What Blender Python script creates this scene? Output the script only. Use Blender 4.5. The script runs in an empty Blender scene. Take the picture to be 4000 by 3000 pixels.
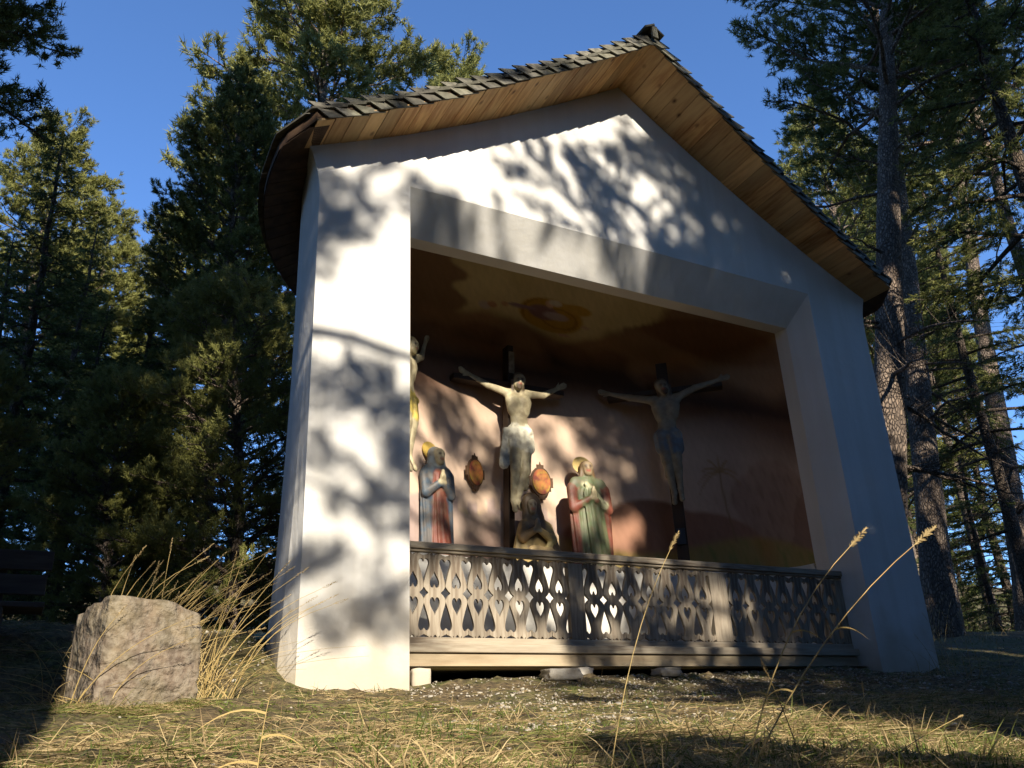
import bpy, bmesh, math, random
import numpy as np
from mathutils import Matrix, Vector
random.seed(7); np.random.seed(7)
sc = bpy.context.scene
rad = math.radians

# ------------------------------------------------------------------ camera
YAW, PITCH, ROLL, FPX = 0.515813437, 0.393997093, -0.0469801138, 1875.75
c, s = math.cos, math.sin
Fw = np.array([s(YAW)*c(PITCH), c(YAW)*c(PITCH), s(PITCH)])
Rt = np.array([c(YAW), -s(YAW), 0.0]); Up = np.cross(Rt, Fw)
r_ = c(ROLL)*Rt + s(ROLL)*Up; u_ = -s(ROLL)*Rt + c(ROLL)*Up
cam_d = bpy.data.cameras.new('camera'); cam = bpy.data.objects.new('camera', cam_d)
sc.collection.objects.link(cam); sc.camera = cam
M = Matrix(((r_[0], u_[0], -Fw[0], 0), (r_[1], u_[1], -Fw[1], 0), (r_[2], u_[2], -Fw[2], 0), (0, 0, 0, 1)))
cam.matrix_world = M
cam_d.sensor_width = 36; cam_d.lens = FPX/2212*36; cam_d.clip_start = 0.05; cam_d.clip_end = 3000

# ------------------------------------------------------------------ sky, sun, exposure
SUN_T, SUN_A = 0.555, 0.10          # light travels along (SUN_A, 1, -SUN_T)
sun_el = math.atan2(SUN_T, math.hypot(1, SUN_A))
w = bpy.data.worlds.new('World'); sc.world = w; w.use_nodes = True
nt = w.node_tree; nt.nodes.clear()
sky = nt.nodes.new('ShaderNodeTexSky'); sky.sky_type = 'NISHITA'; sky.sun_disc = False
sky.sun_elevation = sun_el
sky.sun_rotation = math.atan2(-SUN_A, -1.0)      # azimuth from +Y towards +X
sky.altitude = 1500; sky.air_density = 1.0; sky.dust_density = 0.0; sky.ozone_density = 8.0
bg = nt.nodes.new('ShaderNodeBackground'); bg.inputs[1].default_value = 0.15
out = nt.nodes.new('ShaderNodeOutputWorld')
nt.links.new(sky.outputs[0], bg.inputs[0]); nt.links.new(bg.outputs[0], out.inputs[0])
sd = bpy.data.lights.new('sun', 'SUN'); sd.energy = 5.0; sd.angle = rad(0.53); sd.color = (1.0, 0.90, 0.74)
so = bpy.data.objects.new('sun', sd); sc.collection.objects.link(so)
so.rotation_mode = 'QUATERNION'
so.rotation_quaternion = Vector((SUN_A, 1, -SUN_T)).to_track_quat('-Z', 'Y'); so.location = (-2, -20, 14)
vs = sc.view_settings; vs.view_transform = 'Standard'; vs.look = 'None'; vs.gamma = 1; vs.exposure = 0.95
vs.use_curve_mapping = False
sc.cycles.max_bounces = 6; sc.cycles.diffuse_bounces = 4; sc.cycles.use_denoising = True

# ------------------------------------------------------------------ helpers
COL = sc.collection
def link(o, parent=None):
    COL.objects.link(o)
    if parent is not None: o.parent = parent
    return o
def tag(o, label=None, cat=None, group=None, kind=None):
    if label: o['label'] = label
    if cat: o['category'] = cat
    if group: o['group'] = group
    if kind: o['kind'] = kind
    return o
def empty(name, loc=(0, 0, 0), label=None, cat=None, group=None, rz=0):
    o = bpy.data.objects.new(name, None); o.location = loc; o.rotation_euler = (0, 0, rz)
    o.empty_display_size = 0.2
    link(o); return tag(o, label, cat, group)
class MB:
    """collects vertices and faces (any size)"""
    def __init__(s): s.v = []; s.f = []; s.n = 0; s.c = []
    def add(s, V, F, col=None):
        V = np.asarray(V, float).reshape(-1, 3); s.v.append(V)
        for f in F: s.f.append(tuple(int(i)+s.n for i in f))
        s.n += len(V)
        if col is not None: s.c.append(np.tile(np.asarray(col, float), (len(V), 1)))
        return s
    def box(s, x0, x1, y0, y1, z0, z1, col=None):
        V = [(x, y, z) for x in (x0, x1) for y in (y0, y1) for z in (z0, z1)]
        F = [(0, 1, 3, 2), (4, 6, 7, 5), (0, 4, 5, 1), (2, 3, 7, 6), (0, 2, 6, 4), (1, 5, 7, 3)]
        return s.add(V, F, col)
    def tube(s, P, R, n=8, cap=True, col=None, rough=0):
        P = np.asarray(P, float); R = np.broadcast_to(np.asarray(R, float), (len(P),))
        T = np.gradient(P, axis=0); T /= np.linalg.norm(T, axis=1)[:, None]+1e-9
        a = np.array([0, 0, 1.0]) if abs(T[0][2]) < .9 else np.array([1.0, 0, 0])
        A = np.cross(T, a); A /= np.linalg.norm(A, axis=1)[:, None]+1e-9; B = np.cross(T, A)
        th = np.linspace(0, 2*np.pi, n, endpoint=False)
        rr = R[:, None]*(1+rough*np.random.uniform(-1, 1, (len(P), n)))
        V = P[:, None]+rr[..., None]*(np.cos(th)[None, :, None]*A[:, None]+np.sin(th)[None, :, None]*B[:, None])
        F = [(i*n+j, i*n+(j+1) % n, (i+1)*n+(j+1) % n, (i+1)*n+j) for i in range(len(P)-1) for j in range(n)]
        if cap: F.append(tuple(range(n))[::-1]); F.append(tuple((len(P)-1)*n+j for j in range(n)))
        return s.add(V.reshape(-1, 3), F, col)
    def mesh(s, name, mat, smooth=False):
        me = bpy.data.meshes.new(name)
        me.from_pydata(np.concatenate(s.v).tolist(), [], s.f)
        if s.c:
            at = me.color_attributes.new('tint', 'FLOAT_COLOR', 'POINT')
            cc = np.concatenate(s.c); cc = np.hstack([cc[:, :3], np.ones((len(cc), 1))])
            at.data.foreach_set('color', cc.ravel())
        if mat: me.materials.append(mat)
        if smooth: me.polygons.foreach_set('use_smooth', [True]*len(me.polygons))
        me.update(); return me
    def build(s, name, mat, parent=None, smooth=False):
        return link(bpy.data.objects.new(name, s.mesh(name, mat, smooth)), parent)
def fast_mesh(name, V, F, mat, col=None, smooth=False):
    """V (n,3), F (m,k) numpy of equal-sized faces"""
    V = np.ascontiguousarray(V, np.float32); F = np.ascontiguousarray(F, np.int32)
    me = bpy.data.meshes.new(name); k = F.shape[1]
    me.vertices.add(len(V)); me.vertices.foreach_set('co', V.ravel())
    me.loops.add(F.size); me.loops.foreach_set('vertex_index', F.ravel())
    me.polygons.add(len(F)); me.polygons.foreach_set('loop_start', np.arange(0, F.size, k, dtype=np.int32))
    if smooth: me.polygons.foreach_set('use_smooth', np.ones(len(F), bool))
    me.update(calc_edges=True); me.validate()
    if col is not None:
        at = me.color_attributes.new('tint', 'FLOAT_COLOR', 'POINT')
        cc = np.ones((len(V), 4), np.float32); cc[:, :3] = col
        at.data.foreach_set('color', cc.ravel())
    if mat: me.materials.append(mat)
    return me
def norm(a): return a/(np.linalg.norm(a, axis=-1, keepdims=True)+1e-9)
_ph = np.random.RandomState(3)
_K = [(_ph.uniform(-1, 1, 2)*f, _ph.uniform(0, 6.28), a) for f, a in [(0.6, .4)]*3+[(1.5, .25)]*4+[(3.5, .15)]*5+[(9, .07)]*6]
def wob(x, y, lo=0, hi=99):
    t = 0
    for i, (k, p, a) in enumerate(_K):
        if lo <= i < hi: t = t+a*np.sin(k[0]*x*3+k[1]*y*3+p)
    return t

# ------------------------------------------------------------------ materials
def mat(name, col, rough=.8, bump=None, var=None, attr=None, spec=.3, trans=0, sub=None):
    """col base; var=(scale, colour2, amount, detail, stretch); bump=(scale, strength, distance)"""
    m = bpy.data.materials.new(name); m.use_nodes = True; n = m.node_tree; b = n.nodes['Principled BSDF']
    b.inputs['Roughness'].default_value = rough
    b.inputs['Specular IOR Level'].default_value = spec
    tc = n.nodes.new('ShaderNodeTexCoord'); src = None
    if attr:
        a = n.nodes.new('ShaderNodeAttribute'); a.attribute_name = 'tint'; src = a.outputs['Color']
        if attr == 'mul':
            mx = n.nodes.new('ShaderNodeMix'); mx.data_type = 'RGBA'; mx.blend_type = 'MULTIPLY'; mx.inputs[0].default_value = 1
            n.links.new(src, mx.inputs[6]); mx.inputs[7].default_value = (*col, 1); src = mx.outputs[2]
    if var:
        for (sc_, c2, amt, det, st) in (var if isinstance(var, list) else [var]):
            mp = n.nodes.new('ShaderNodeMapping'); mp.inputs['Scale'].default_value = st
            n.links.new(tc.outputs['Object'], mp.inputs[0])
            nz = n.nodes.new('ShaderNodeTexNoise'); nz.inputs['Scale'].default_value = sc_; nz.inputs['Detail'].default_value = det
            n.links.new(mp.outputs[0], nz.inputs[0])
            rp = n.nodes.new('ShaderNodeValToRGB'); rp.color_ramp.elements[0].position = .40; rp.color_ramp.elements[1].position = .62
            rp.color_ramp.elements[1].color = (amt, amt, amt, 1)
            n.links.new(nz.outputs[0], rp.inputs[0])
            mx = n.nodes.new('ShaderNodeMix'); mx.data_type = 'RGBA'
            n.links.new(rp.outputs[0], mx.inputs[0])
            if src is not None: n.links.new(src, mx.inputs[6])
            else: mx.inputs[6].default_value = (*col, 1)
            mx.inputs[7].default_value = (*c2, 1); src = mx.outputs[2]
    if src is not None: n.links.new(src, b.inputs['Base Color'])
    else: b.inputs['Base Color'].default_value = (*col, 1)
    if bump:
        mp = n.nodes.new('ShaderNodeMapping'); mp.inputs['Scale'].default_value = bump[3] if len(bump) > 3 else (1, 1, 1)
        n.links.new(tc.outputs['Object'], mp.inputs[0])
        nz = n.nodes.new('ShaderNodeTexNoise'); nz.inputs['Scale'].default_value = bump[0]; nz.inputs['Detail'].default_value = 6
        n.links.new(mp.outputs[0], nz.inputs[0])
        bp = n.nodes.new('ShaderNodeBump'); bp.inputs['Strength'].default_value = bump[1]; bp.inputs['Distance'].default_value = bump[2]
        n.links.new(nz.outputs[0], bp.inputs['Height']); n.links.new(bp.outputs[0], b.inputs['Normal'])
    if trans:
        tr = n.nodes.new('ShaderNodeBsdfTranslucent'); ms = n.nodes.new('ShaderNodeMixShader'); ms.inputs[0].default_value = trans
        if src is not None: n.links.new(src, tr.inputs[0])
        else: tr.inputs[0].default_value = (*col, 1)
        n.links.new(b.outputs[0], ms.inputs[1]); n.links.new(tr.outputs[0], ms.inputs[2])
        n.links.new(ms.outputs[0], n.nodes['Material Output'].inputs[0])
    return m
def rand_tint(m, lo=.7, hi=1.25):
    """multiply base colour by a value that differs from object to object"""
    n = m.node_tree; b = n.nodes['Principled BSDF']; inp = b.inputs['Base Color']
    oi = n.nodes.new('ShaderNodeObjectInfo'); mr = n.nodes.new('ShaderNodeMapRange')
    mr.inputs[3].default_value = lo; mr.inputs[4].default_value = hi
    n.links.new(oi.outputs['Random'], mr.inputs[0])
    mx = n.nodes.new('ShaderNodeMix'); mx.data_type = 'RGBA'; mx.blend_type = 'MULTIPLY'; mx.inputs[0].default_value = 1
    if inp.links: n.links.new(inp.links[0].from_socket, mx.inputs[6])
    else: mx.inputs[6].default_value = inp.default_value
    n.links.new(mr.outputs[0], mx.inputs[7]); n.links.new(mx.outputs[2], inp)
    return m
def stain_base(m, z0, z1, col):
    """rain splash dirt on the foot of a wall, in world height"""
    n = m.node_tree; b = n.nodes['Principled BSDF']; inp = b.inputs['Base Color']; src = inp.links[0].from_socket
    tc = n.nodes.new('ShaderNodeTexCoord'); sp = n.nodes.new('ShaderNodeSeparateXYZ'); n.links.new(tc.outputs['Object'], sp.inputs[0])
    nz = n.nodes.new('ShaderNodeTexNoise'); nz.inputs['Scale'].default_value = 3.5; nz.inputs['Detail'].default_value = 8
    n.links.new(tc.outputs['Object'], nz.inputs[0])
    ad = n.nodes.new('ShaderNodeMath'); ad.operation = 'MULTIPLY_ADD'; ad.inputs[1].default_value = -1.1
    n.links.new(nz.outputs[0], ad.inputs[0]); n.links.new(sp.outputs[2], ad.inputs[2])
    mr = n.nodes.new('ShaderNodeMapRange'); mr.inputs[1].default_value = z0-.55; mr.inputs[2].default_value = z1-.55
    mr.inputs[3].default_value = .75; mr.inputs[4].default_value = 0
    n.links.new(ad.outputs[0], mr.inputs[0])
    mx = n.nodes.new('ShaderNodeMix'); mx.data_type = 'RGBA'; n.links.new(mr.outputs[0], mx.inputs[0])
    n.links.new(src, mx.inputs[6]); mx.inputs[7].default_value = (*col, 1); n.links.new(mx.outputs[2], inp)
    return m
def knots(m, col, scale=2.6, stretch=(1, .5, 1)):
    n = m.node_tree; b = n.nodes['Principled BSDF']; inp = b.inputs['Base Color']; src = inp.links[0].from_socket
    tc = n.nodes.new('ShaderNodeTexCoord'); mp = n.nodes.new('ShaderNodeMapping'); mp.inputs['Scale'].default_value = stretch
    n.links.new(tc.outputs['Object'], mp.inputs[0])
    vo = n.nodes.new('ShaderNodeTexVoronoi'); vo.inputs['Scale'].default_value = scale; n.links.new(mp.outputs[0], vo.inputs[0])
    rp = n.nodes.new('ShaderNodeValToRGB'); e = rp.color_ramp.elements
    e[0].position = .03; e[0].color = (1, 1, 1, 1); e[1].position = .16; e[1].color = (0, 0, 0, 1)
    n.links.new(vo.outputs[0], rp.inputs[0])
    mx = n.nodes.new('ShaderNodeMix'); mx.data_type = 'RGBA'; n.links.new(rp.outputs[0], mx.inputs[0])
    n.links.new(src, mx.inputs[6]); mx.inputs[7].default_value = (*col, 1); n.links.new(mx.outputs[2], inp)
    return m
PLASTER = stain_base(mat('lime_plaster', (.70, .69, .67), .85, bump=(9, .16, .03), var=[(1.3, (.62, .61, .58), .6, 5, (1, 1, 1)), (2.2, (.56, .54, .49), .35, 6, (3, 3, .25))], spec=.15), .45, 1.15, (.44, .36, .25))
REVEAL = mat('inner_plaster', (.62, .60, .55), .85, bump=(14, .3, .01), var=(2, (.54, .51, .46), .5, 4, (1, 1, 1)), spec=.15)
FRESCO = mat('fresco_paint', (.5, .4, .3), .85, attr='col', bump=(30, .15, .005), spec=.15)
SOFFIT = rand_tint(knots(mat('larch_boards', (.70, .42, .17), .6, var=[(5, (.45, .21, .07), .9, 5, (6, .6, 6)), (1.2, (.76, .54, .27), .6, 3, (2, .8, 2))], bump=(40, .2, .003, (4, .4, 4))), (.13, .05, .02), 4.2, (1.3, .8, 1.3)), .62, 1.18)
DARKBOARD = mat('old_dark_boards', (.10, .06, .035), .8, var=(8, (.05, .03, .02), .8, 4, (1, 1, 1)))
SHINGLE = rand_tint(mat('grey_larch_shingle', (.15, .14, .115), .85, var=[(14, (.05, .047, .04), .85, 6, (1, 1, 1)), (5, (.13, .13, .08), .35, 3, (1, 1, 1))], bump=(45, .5, .006)), .55, 1.45)
WEATHER = rand_tint(mat('weathered_wood', (.30, .26, .205), .8, var=[(9, (.14, .105, .075), .9, 6, (6, 6, .5)), (2.5, (.40, .34, .26), .6, 3, (1, 1, .4))], bump=(30, .4, .004, (6, 6, .4))), .75, 1.2)
RAILW = mat('weathered_rail', (.31, .27, .21), .8, var=[(9, (.16, .12, .085), .9, 6, (.5, 6, 6)), (2.5, (.44, .38, .29), .6, 3, (.4, 1, 1))], bump=(30, .4, .004, (.4, 6, 6)))
BEAMW = knots(mat('base_beam', (.37, .30, .20), .8, var=[(4, (.22, .16, .10), .7, 6, (.5, 3, 3)), (1.6, (.44, .37, .26), .5, 3, (.5, 1, 1))], bump=(20, .4, .005, (.4, 5, 5))), (.2, .12, .06), 1.7, (.6, 1, 1.4))
CROSSW = mat('dark_cross_wood', (.045, .028, .018), .6, var=(8, (.02, .012, .008), .8, 4, (1, 1, .3)))
STATUE = mat('painted_carving', (1, 1, 1), .55, attr='col', var=(14, (.14, .10, .06), .5, 6, (1, 1, 1)), bump=(60, .15, .004), spec=.4)
GOLD = mat('gilt', (.55, .38, .08), .45, var=(12, (.25, .16, .05), .5, 3, (1, 1, 1)), spec=.6)
BARK = None
def bark_mat(name, base, dark, warm):
    m = mat(name, base, .95, var=[(3.5, warm, .55, 4, (1, 1, .25)), (11, dark, .8, 5, (1, 1, .35))])
    n = m.node_tree; b = n.nodes['Principled BSDF']; tc = n.nodes.new('ShaderNodeTexCoord')
    mp = n.nodes.new('ShaderNodeMapping'); mp.inputs['Scale'].default_value = (1, 1, .45); n.links.new(tc.outputs['Object'], mp.inputs[0])
    vo = n.nodes.new('ShaderNodeTexVoronoi'); vo.feature = 'DISTANCE_TO_EDGE'; vo.inputs['Scale'].default_value = 24
    n.links.new(mp.outputs[0], vo.inputs[0])
    rp = n.nodes.new('ShaderNodeValToRGB'); rp.color_ramp.elements[1].position = .22; n.links.new(vo.outputs[0], rp.inputs[0])
    bp = n.nodes.new('ShaderNodeBump'); bp.inputs['Strength'].default_value = 1; bp.inputs['Distance'].default_value = .03
    n.links.new(rp.outputs[0], bp.inputs['Height']); n.links.new(bp.outputs[0], b.inputs['Normal'])
    mx = n.nodes.new('ShaderNodeMix'); mx.data_type = 'RGBA'; src = b.inputs['Base Color'].links[0].from_socket
    n.links.new(rp.outputs[0], mx.inputs[0]); mx.inputs[6].default_value = (*[x*.9 for x in dark], 1); n.links.new(src, mx.inputs[7])
    n.links.new(mx.outputs[2], b.inputs['Base Color'])
    return m
BARK = bark_mat('pine_bark', (.27, .215, .17), (.11, .085, .068), (.33, .23, .155))
DARKBARK = bark_mat('spruce_bark', (.13, .10, .08), (.05, .04, .03), (.17, .12, .08))
F_SUN = mat('pine_needles', (1, 1, 1), .6, attr='col', trans=.28, spec=.25)
STRAW = mat('dry_grass', (1, 1, 1), .6, attr='col', trans=.25, spec=.3)
ROCK = mat('lichen_rock', (.17, .13, .095), .9, var=[(4, (.21, .155, .105), .8, 8, (1, 1, 1)), (11, (.075, .055, .045), .8, 10, (1, 1, 1)), (6, (.17, .165, .09), .3, 8, (1, 1, 1)), (30, (.32, .28, .22), .4, 4, (1, 1, 1))], bump=(14, 1, .06))
PEBBLE = mat('pale_gravel', (1, 1, 1), .8, attr='col', spec=.3)
STONE = mat('foundation_stone', (.42, .39, .34), .9, var=(7, (.25, .22, .18), .7, 5, (1, 1, 1)), bump=(25, .6, .01))
SOIL = mat('forest_soil', (.11, .08, .04), .95, var=[(2.2, (.10, .115, .025), .85, 6, (1, 1, 1)), (7, (.20, .15, .08), .6, 8, (1, 1, 1)), (26, (.035, .025, .015), .7, 8, (1, 1, 1))], bump=(16, 1, .05))
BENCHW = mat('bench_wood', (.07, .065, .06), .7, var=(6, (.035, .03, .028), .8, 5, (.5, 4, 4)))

# ------------------------------------------------------------------ ground
def sstep(a, b, x):
    t = np.clip((x-a)/(b-a), 0, 1); return t*t*(3-2*t)
def ground(x, y):
    x = np.asarray(x, float); y = np.asarray(y, float)
    z = -.27+.095*np.clip(y, -60, 4.2)+.14*(np.clip(y, 4.2, 6.4)-4.2)+.095*(np.clip(y, 6.4, 15)-6.4)
    z = z+.02*np.clip(x-2, 0, 6.5)*sstep(3.5, 6, y)
    z = z+.13*(np.clip(x, 8.6, 15)-8.6)*sstep(5, 10, y)
    z = z+.045*np.exp(-((y-6.1)/.35)**2)*sstep(2.45, 2.8, x)*(1-sstep(7.0, 7.4, x))
    z = z+.42*sstep(5.6, 6.9, y)*(1-sstep(1.45, 1.75, x))
    z = z+9*sstep(30, 62, y)*(1+.25*np.sin(x*.05))
    z = z-.06*np.clip(x-16, 0, 60)+8*sstep(32, 70, x)
    z = z+.04*wob(x, y, 3, 12)*sstep(-2, 3, y)*(1-.7*((x > 2)&(x < 8)&(y > 5.4)&(y < 7)))
    z = z+.3*wob(x*.3, y*.3, 0, 3)*sstep(12, 20, np.hypot(x, y))
    return z
def grid_mesh(x0, x1, y0, y1, step):
    xs = np.arange(x0, x1+step/2, step); ys = np.arange(y0, y1+step/2, step)
    X, Y = np.meshgrid(xs, ys, indexing='ij'); Z = ground(X, Y)
    return X, Y, Z, xs, ys
# one sheet: fine rows near the chapel, coarse towards the horizon
def axis(lo, hi, a, b, fine):
    near = np.arange(a, b+1e-6, fine); o = [*near]; st = fine
    p = b
    while p < hi: st *= 1.35; p = min(p+st, hi); o.append(p)
    p = a; st = fine; q = []
    while p > lo: st *= 1.35; p = max(p-st, lo); q.append(p)
    return np.array(q[::-1]+o)
xs = axis(-900, 900, -2, 11, .08); ys = axis(-900, 900, .8, 9, .08)
X, Y = np.meshgrid(xs, ys, indexing='ij'); Z = ground(X, Y)
Z = Z+.012*np.random.normal(size=Z.shape)*((X > -2)&(X < 11)&(Y > .8)&(Y < 9))
nx, ny = X.shape; I = np.arange(nx*ny).reshape(nx, ny)
Fq = np.stack([I[:-1, :-1], I[1:, :-1], I[1:, 1:], I[:-1, 1:]], -1).reshape(-1, 4)
g = link(bpy.data.objects.new('ground', fast_mesh('ground', np.stack([X, Y, Z], -1).reshape(-1, 3), Fq, SOIL, smooth=True)))
tag(g, kind='structure')

# ------------------------------------------------------------------ chapel
CX, HW = 4.925, 3.275                # gable centre, half width
YF = 6.0                             # plane of the front wall
_gu = [0, .8, 1.6, 2.3, 2.8, 3.3, 3.75]; _gz = [6.68, 6.14, 5.68, 5.28, 5.02, 4.78, 4.60]
def gz(u): return float(np.interp(abs(u), np.linspace(0, 3.75, 60), _gs))
from numpy.polynomial import polynomial as _P
_co = _P.polyfit(_gu, _gz, 3); _gs = _P.polyval(np.linspace(0, 3.75, 60), _co)
chapel = empty('wayside_chapel', (CX, 7.5, .5), 'white plastered wayside chapel with steep shingled gable roof and painted open niche', 'chapel')
PARENT_INV = Matrix.Translation((-CX, -7.5, -.5))
def cp(o):                            # parent to the chapel, keep world coordinates
    o.parent = chapel; o.matrix_parent_inverse = PARENT_INV; return o
# front wall with opening
OX0, OX1, OZ = 2.46, 7.35, 4.62
YC = 6.17
us = np.linspace(-HW, HW, 61)
mb = MB()
top = [(CX+u, YF, gz(u)+.04) for u in us]
def quad(mb, a, b, c_, d): mb.add([a, b, c_, d], [(0, 1, 2, 3)])
# left pier, right pier, gable: gridded strips
def panel(mb, xa, xb, za, zb_fn, n, m=10, y=YF):
    xs_ = np.linspace(xa, xb, n+1); V = []
    for x in xs_:
        zt = zb_fn(x)
        for k in range(m+1): V.append((x, y, za+(zt-za)*k/m))
    F = [(i*(m+1)+k, (i+1)*(m+1)+k, (i+1)*(m+1)+k+1, i*(m+1)+k+1) for i in range(n) for k in range(m)]
    mb.add(V, F)
panel(mb, CX-HW, OX0, -.1, lambda x: OZ, 6, 60)
panel(mb, OX1, CX+HW, -.1, lambda x: OZ, 6, 60)
def flare(z): return float(np.interp(z, [4.30, 4.42, 4.55, 4.66, 4.75, 4.86], [0, .008, .03, .065, .10, .12]))
panel(mb, CX-HW, CX+HW, OZ, lambda x: gz(x-CX)+.04, 48, 8)
for gv in mb.v:
    ed = (np.abs(gv[:, 0]-CX) > HW-.001); gv[ed, 0] += np.sign(gv[ed, 0]-CX)*np.array([flare(z) for z in gv[ed, 2]])
# lintel: sloping splay then flat underside
LY, LZ, NY, SX = 6.27, 4.275, 6.45, .15
quad(mb, (OX0, LY, LZ), (OX1-SX, LY, LZ), (OX1, YF, OZ), (OX0, YF, OZ))
for (x, sgn) in ((OX1, 1), (OX0, -1)):           # jambs
    xi = x-SX if sgn > 0 else x
    V = [(x, YF, -.1), (x, YF, OZ), (xi, LY, LZ), (xi, LY, -.1), (xi, NY, LZ+.02), (xi, NY, -.1)]
    F = [(0, 1, 2, 3), (3, 2, 4, 5)]
    mb.add(V, F if sgn > 0 else [f[::-1] for f in F])
# side and back wall: straight then round the apse, flared foot, hollow cornice at the top
def plan(t, off=0):                   # t 0..1 from the left front corner round to the right front corner
    L0 = YC-YF; La = math.pi*HW; T = 2*L0+La; d = t*T
    if d < L0: return CX-HW-off, YF+d
    if d > L0+La: return CX+HW+off, YC-(d-L0-La)
    a = math.pi-(d-L0)/HW
    return CX+(HW+off)*math.cos(a), YC+(HW+off)*math.sin(a)
prof = [(-.1, .10), (.5, .085), (.8, .07), (1.1, .055), (1.5, .035), (2.2, .015), (3.0, .0), (4.30, 0), (4.42, .008), (4.55, .03), (4.66, .065), (4.75, .10), (4.86, .12)]
nt_ = 120; V = []
for i in range(nt_+1):
    t = i/nt_
    fr = min(1, min(t, 1-t)*60)       # no flare on the front arris itself
    for z, o in prof:
        x, y = plan(t, o*fr if z < 4 else o*max(0, 1-min(t, 1-t)*22))
        V.append((x, y, z))
m_ = len(prof)
F = [(i*m_+k, i*m_+k+1, (i+1)*m_+k+1, (i+1)*m_+k) for i in range(nt_) for k in range(m_-1)]
mb.add(V, F)
cp(mb.build('wall', PLASTER))

# niche: half-oval plan, wall then half dome, painted
NX, NA, NB = 4.70, 2.50, 1.36
Z0, ZS, ZD = 1.60, 4.26, .86
def art(u, v):
    """colours of the mural: u sideways, v upwards (numpy arrays) -> (n,3)"""
    n1 = wob(u*9, v*9, 3, 12)*.5; n2 = wob(u*30+5, v*30, 7, 18)*.5; n3 = wob(u*4+2, v*14, 0, 8)
    def mixc(a, b, t): return a*(1-t)[:, None]+np.asarray(b)*t[:, None]
    def blob(cx, cy, rx, ry, soft=.25): return np.clip((1-np.sqrt(((u-cx)/rx)**2+((v-cy)/ry)**2))/soft, 0, 1)
    n = len(u); C = np.tile(np.array([.60, .44, .34]), (n, 1))
    C = mixc(C, (.68, .52, .38), np.clip(.5+n1*1.5, 0, 1)*.6)
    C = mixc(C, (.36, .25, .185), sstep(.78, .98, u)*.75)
    # dark band and clouds
    C = mixc(C, (.16, .09, .06), sstep(.42, .49, v+n3*.02))
    C = mixc(C, (.07, .04, .028), sstep(.48, .505, v+n2*.01))
    C = mixc(C, (.29, .175, .10), sstep(.515, .57, v+n1*.03))
    C = mixc(C, (.20, .10, .05), sstep(.1, .5, n3)*sstep(.5, .53, v)*.8)
    for k in range(7):                # rolling cloud edges
        cx = .44+k*.075; cy = .555+.018*math.sin(k*2.2); rr = .05
        b = blob(cx, cy, rr, .028, .5); C = mixc(C, (.43, .25, .15), b*.5)
        C = mixc(C, (.17, .09, .055), blob(cx+.008, cy-.016, rr*.9, .02, .5)*.6)
    left = .487+.012*np.sin(v*140)+n2*.012; right = .735+(v-.575)*1.75+.012*np.sin(v*110+1)+n2*.02
    low = .584+.010*np.sin(u*34+1.2)-.012*blob(.64, .575, .12, .05)+n2*.004
    yel = sstep(-.006, .010, u-left)*sstep(-.01, .02, right-u)*sstep(-.006, .012, v-low)
    C = mixc(C, (.62, .50, .25), yel); C = mixc(C, (.72, .60, .35), yel*np.clip(.4+n1*2, 0, 1)*.5)
    # the figure in the clouds: mantle, robe, arms, hair
    C = mixc(C, (.50, .29, .05), blob(.642, .603, .060, .030, .12))
    sw = np.abs(np.sin(60*np.hypot((u-.655)/1.9, v-.600)*3.1)); C = mixc(C, (.33, .17, .03), blob(.642, .603, .060, .030, .12)*(sw < .28)*.8)
    C = mixc(C, (.55, .33, .07), blob(.690, .622, .030, .010, .2)); 
    C = mixc(C, (.27, .15, .15), blob(.628, .606, .030, .014, .2)); C = mixc(C, (.50, .40, .40), blob(.650, .603, .026, .008, .3)*.9)
    C = mixc(C, (.30, .19, .22), blob(.590, .6085, .028, .0042, .3)); C = mixc(C, (.55, .32, .2), blob(.561, .6065, .008, .004, .3))
    C = mixc(C, (.62, .40, .28), blob(.640, .6225, .008, .008, .3)); C = mixc(C, (.66, .60, .50), blob(.651, .626, .014, .006, .3))
    C = mixc(C, (.60, .40, .28), blob(.703, .594, .010, .003, .3)); C = mixc(C, (.60, .38, .27), blob(.662, .573, .012, .003, .3))
    C = mixc(C, (.55, .45, .40), blob(.527, .5975, .012, .008, .4)); C = mixc(C, (.48, .26, .17), blob(.540, .601, .010, .006, .4))
    # landscape
    rk = (np.abs((u-1.045-.012*np.sin(v*50))/.080)**2.4+np.abs((v-.330)/.098)**2.6)+n1*.35+n2*.12
    re = sstep(0, .35, 1-rk)*.75; C = mixc(C, (.33, .215, .16), re); C = mixc(C, (.42, .28, .20), re*np.clip(n1*4+.2, 0, 1)*.6); C = mixc(C, (.22, .14, .10), re*np.clip(-n2*4, 0, 1)*.5)
    sp = sstep(0, .01, .30+2.2*(u-1.075)+.01*np.sin(v*80)-v)*sstep(1.06, 1.075, u)*sstep(0, .02, .47-v); C = mixc(C, (.28, .17, .125), sp*.8)
    for hx_, hy_, rx_, ry_ in ((.80, .285, .10, .045), (.90, .27, .12, .05), (.72, .262, .09, .03)):
        b = blob(hx_, hy_, rx_, ry_, .12); C = mixc(C, (.31, .165, .11), b); C = mixc(C, (.22, .12, .075), b*np.clip(n1*4, 0, 1)*.7)
    field = sstep(0, .015, .272+.02*np.sin(u*12+2)-v)*sstep(.40, .5, u)
    C = mixc(C, (.36, .27, .09), field*.85); C = mixc(C, (.16, .20, .06), field*np.clip(n2*3, 0, 1)*.7); C = mixc(C, (.42, .20, .06), field*np.clip(-n1*3, 0, 1)*.6)
    town = sstep(0, .008, .300+.008*np.sign(np.sin(u*230))+.006*np.sin(u*60)-v)*(1-sstep(.60, .66, u))
    C = mixc(C, (.33, .25, .25), town*.7)
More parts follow.
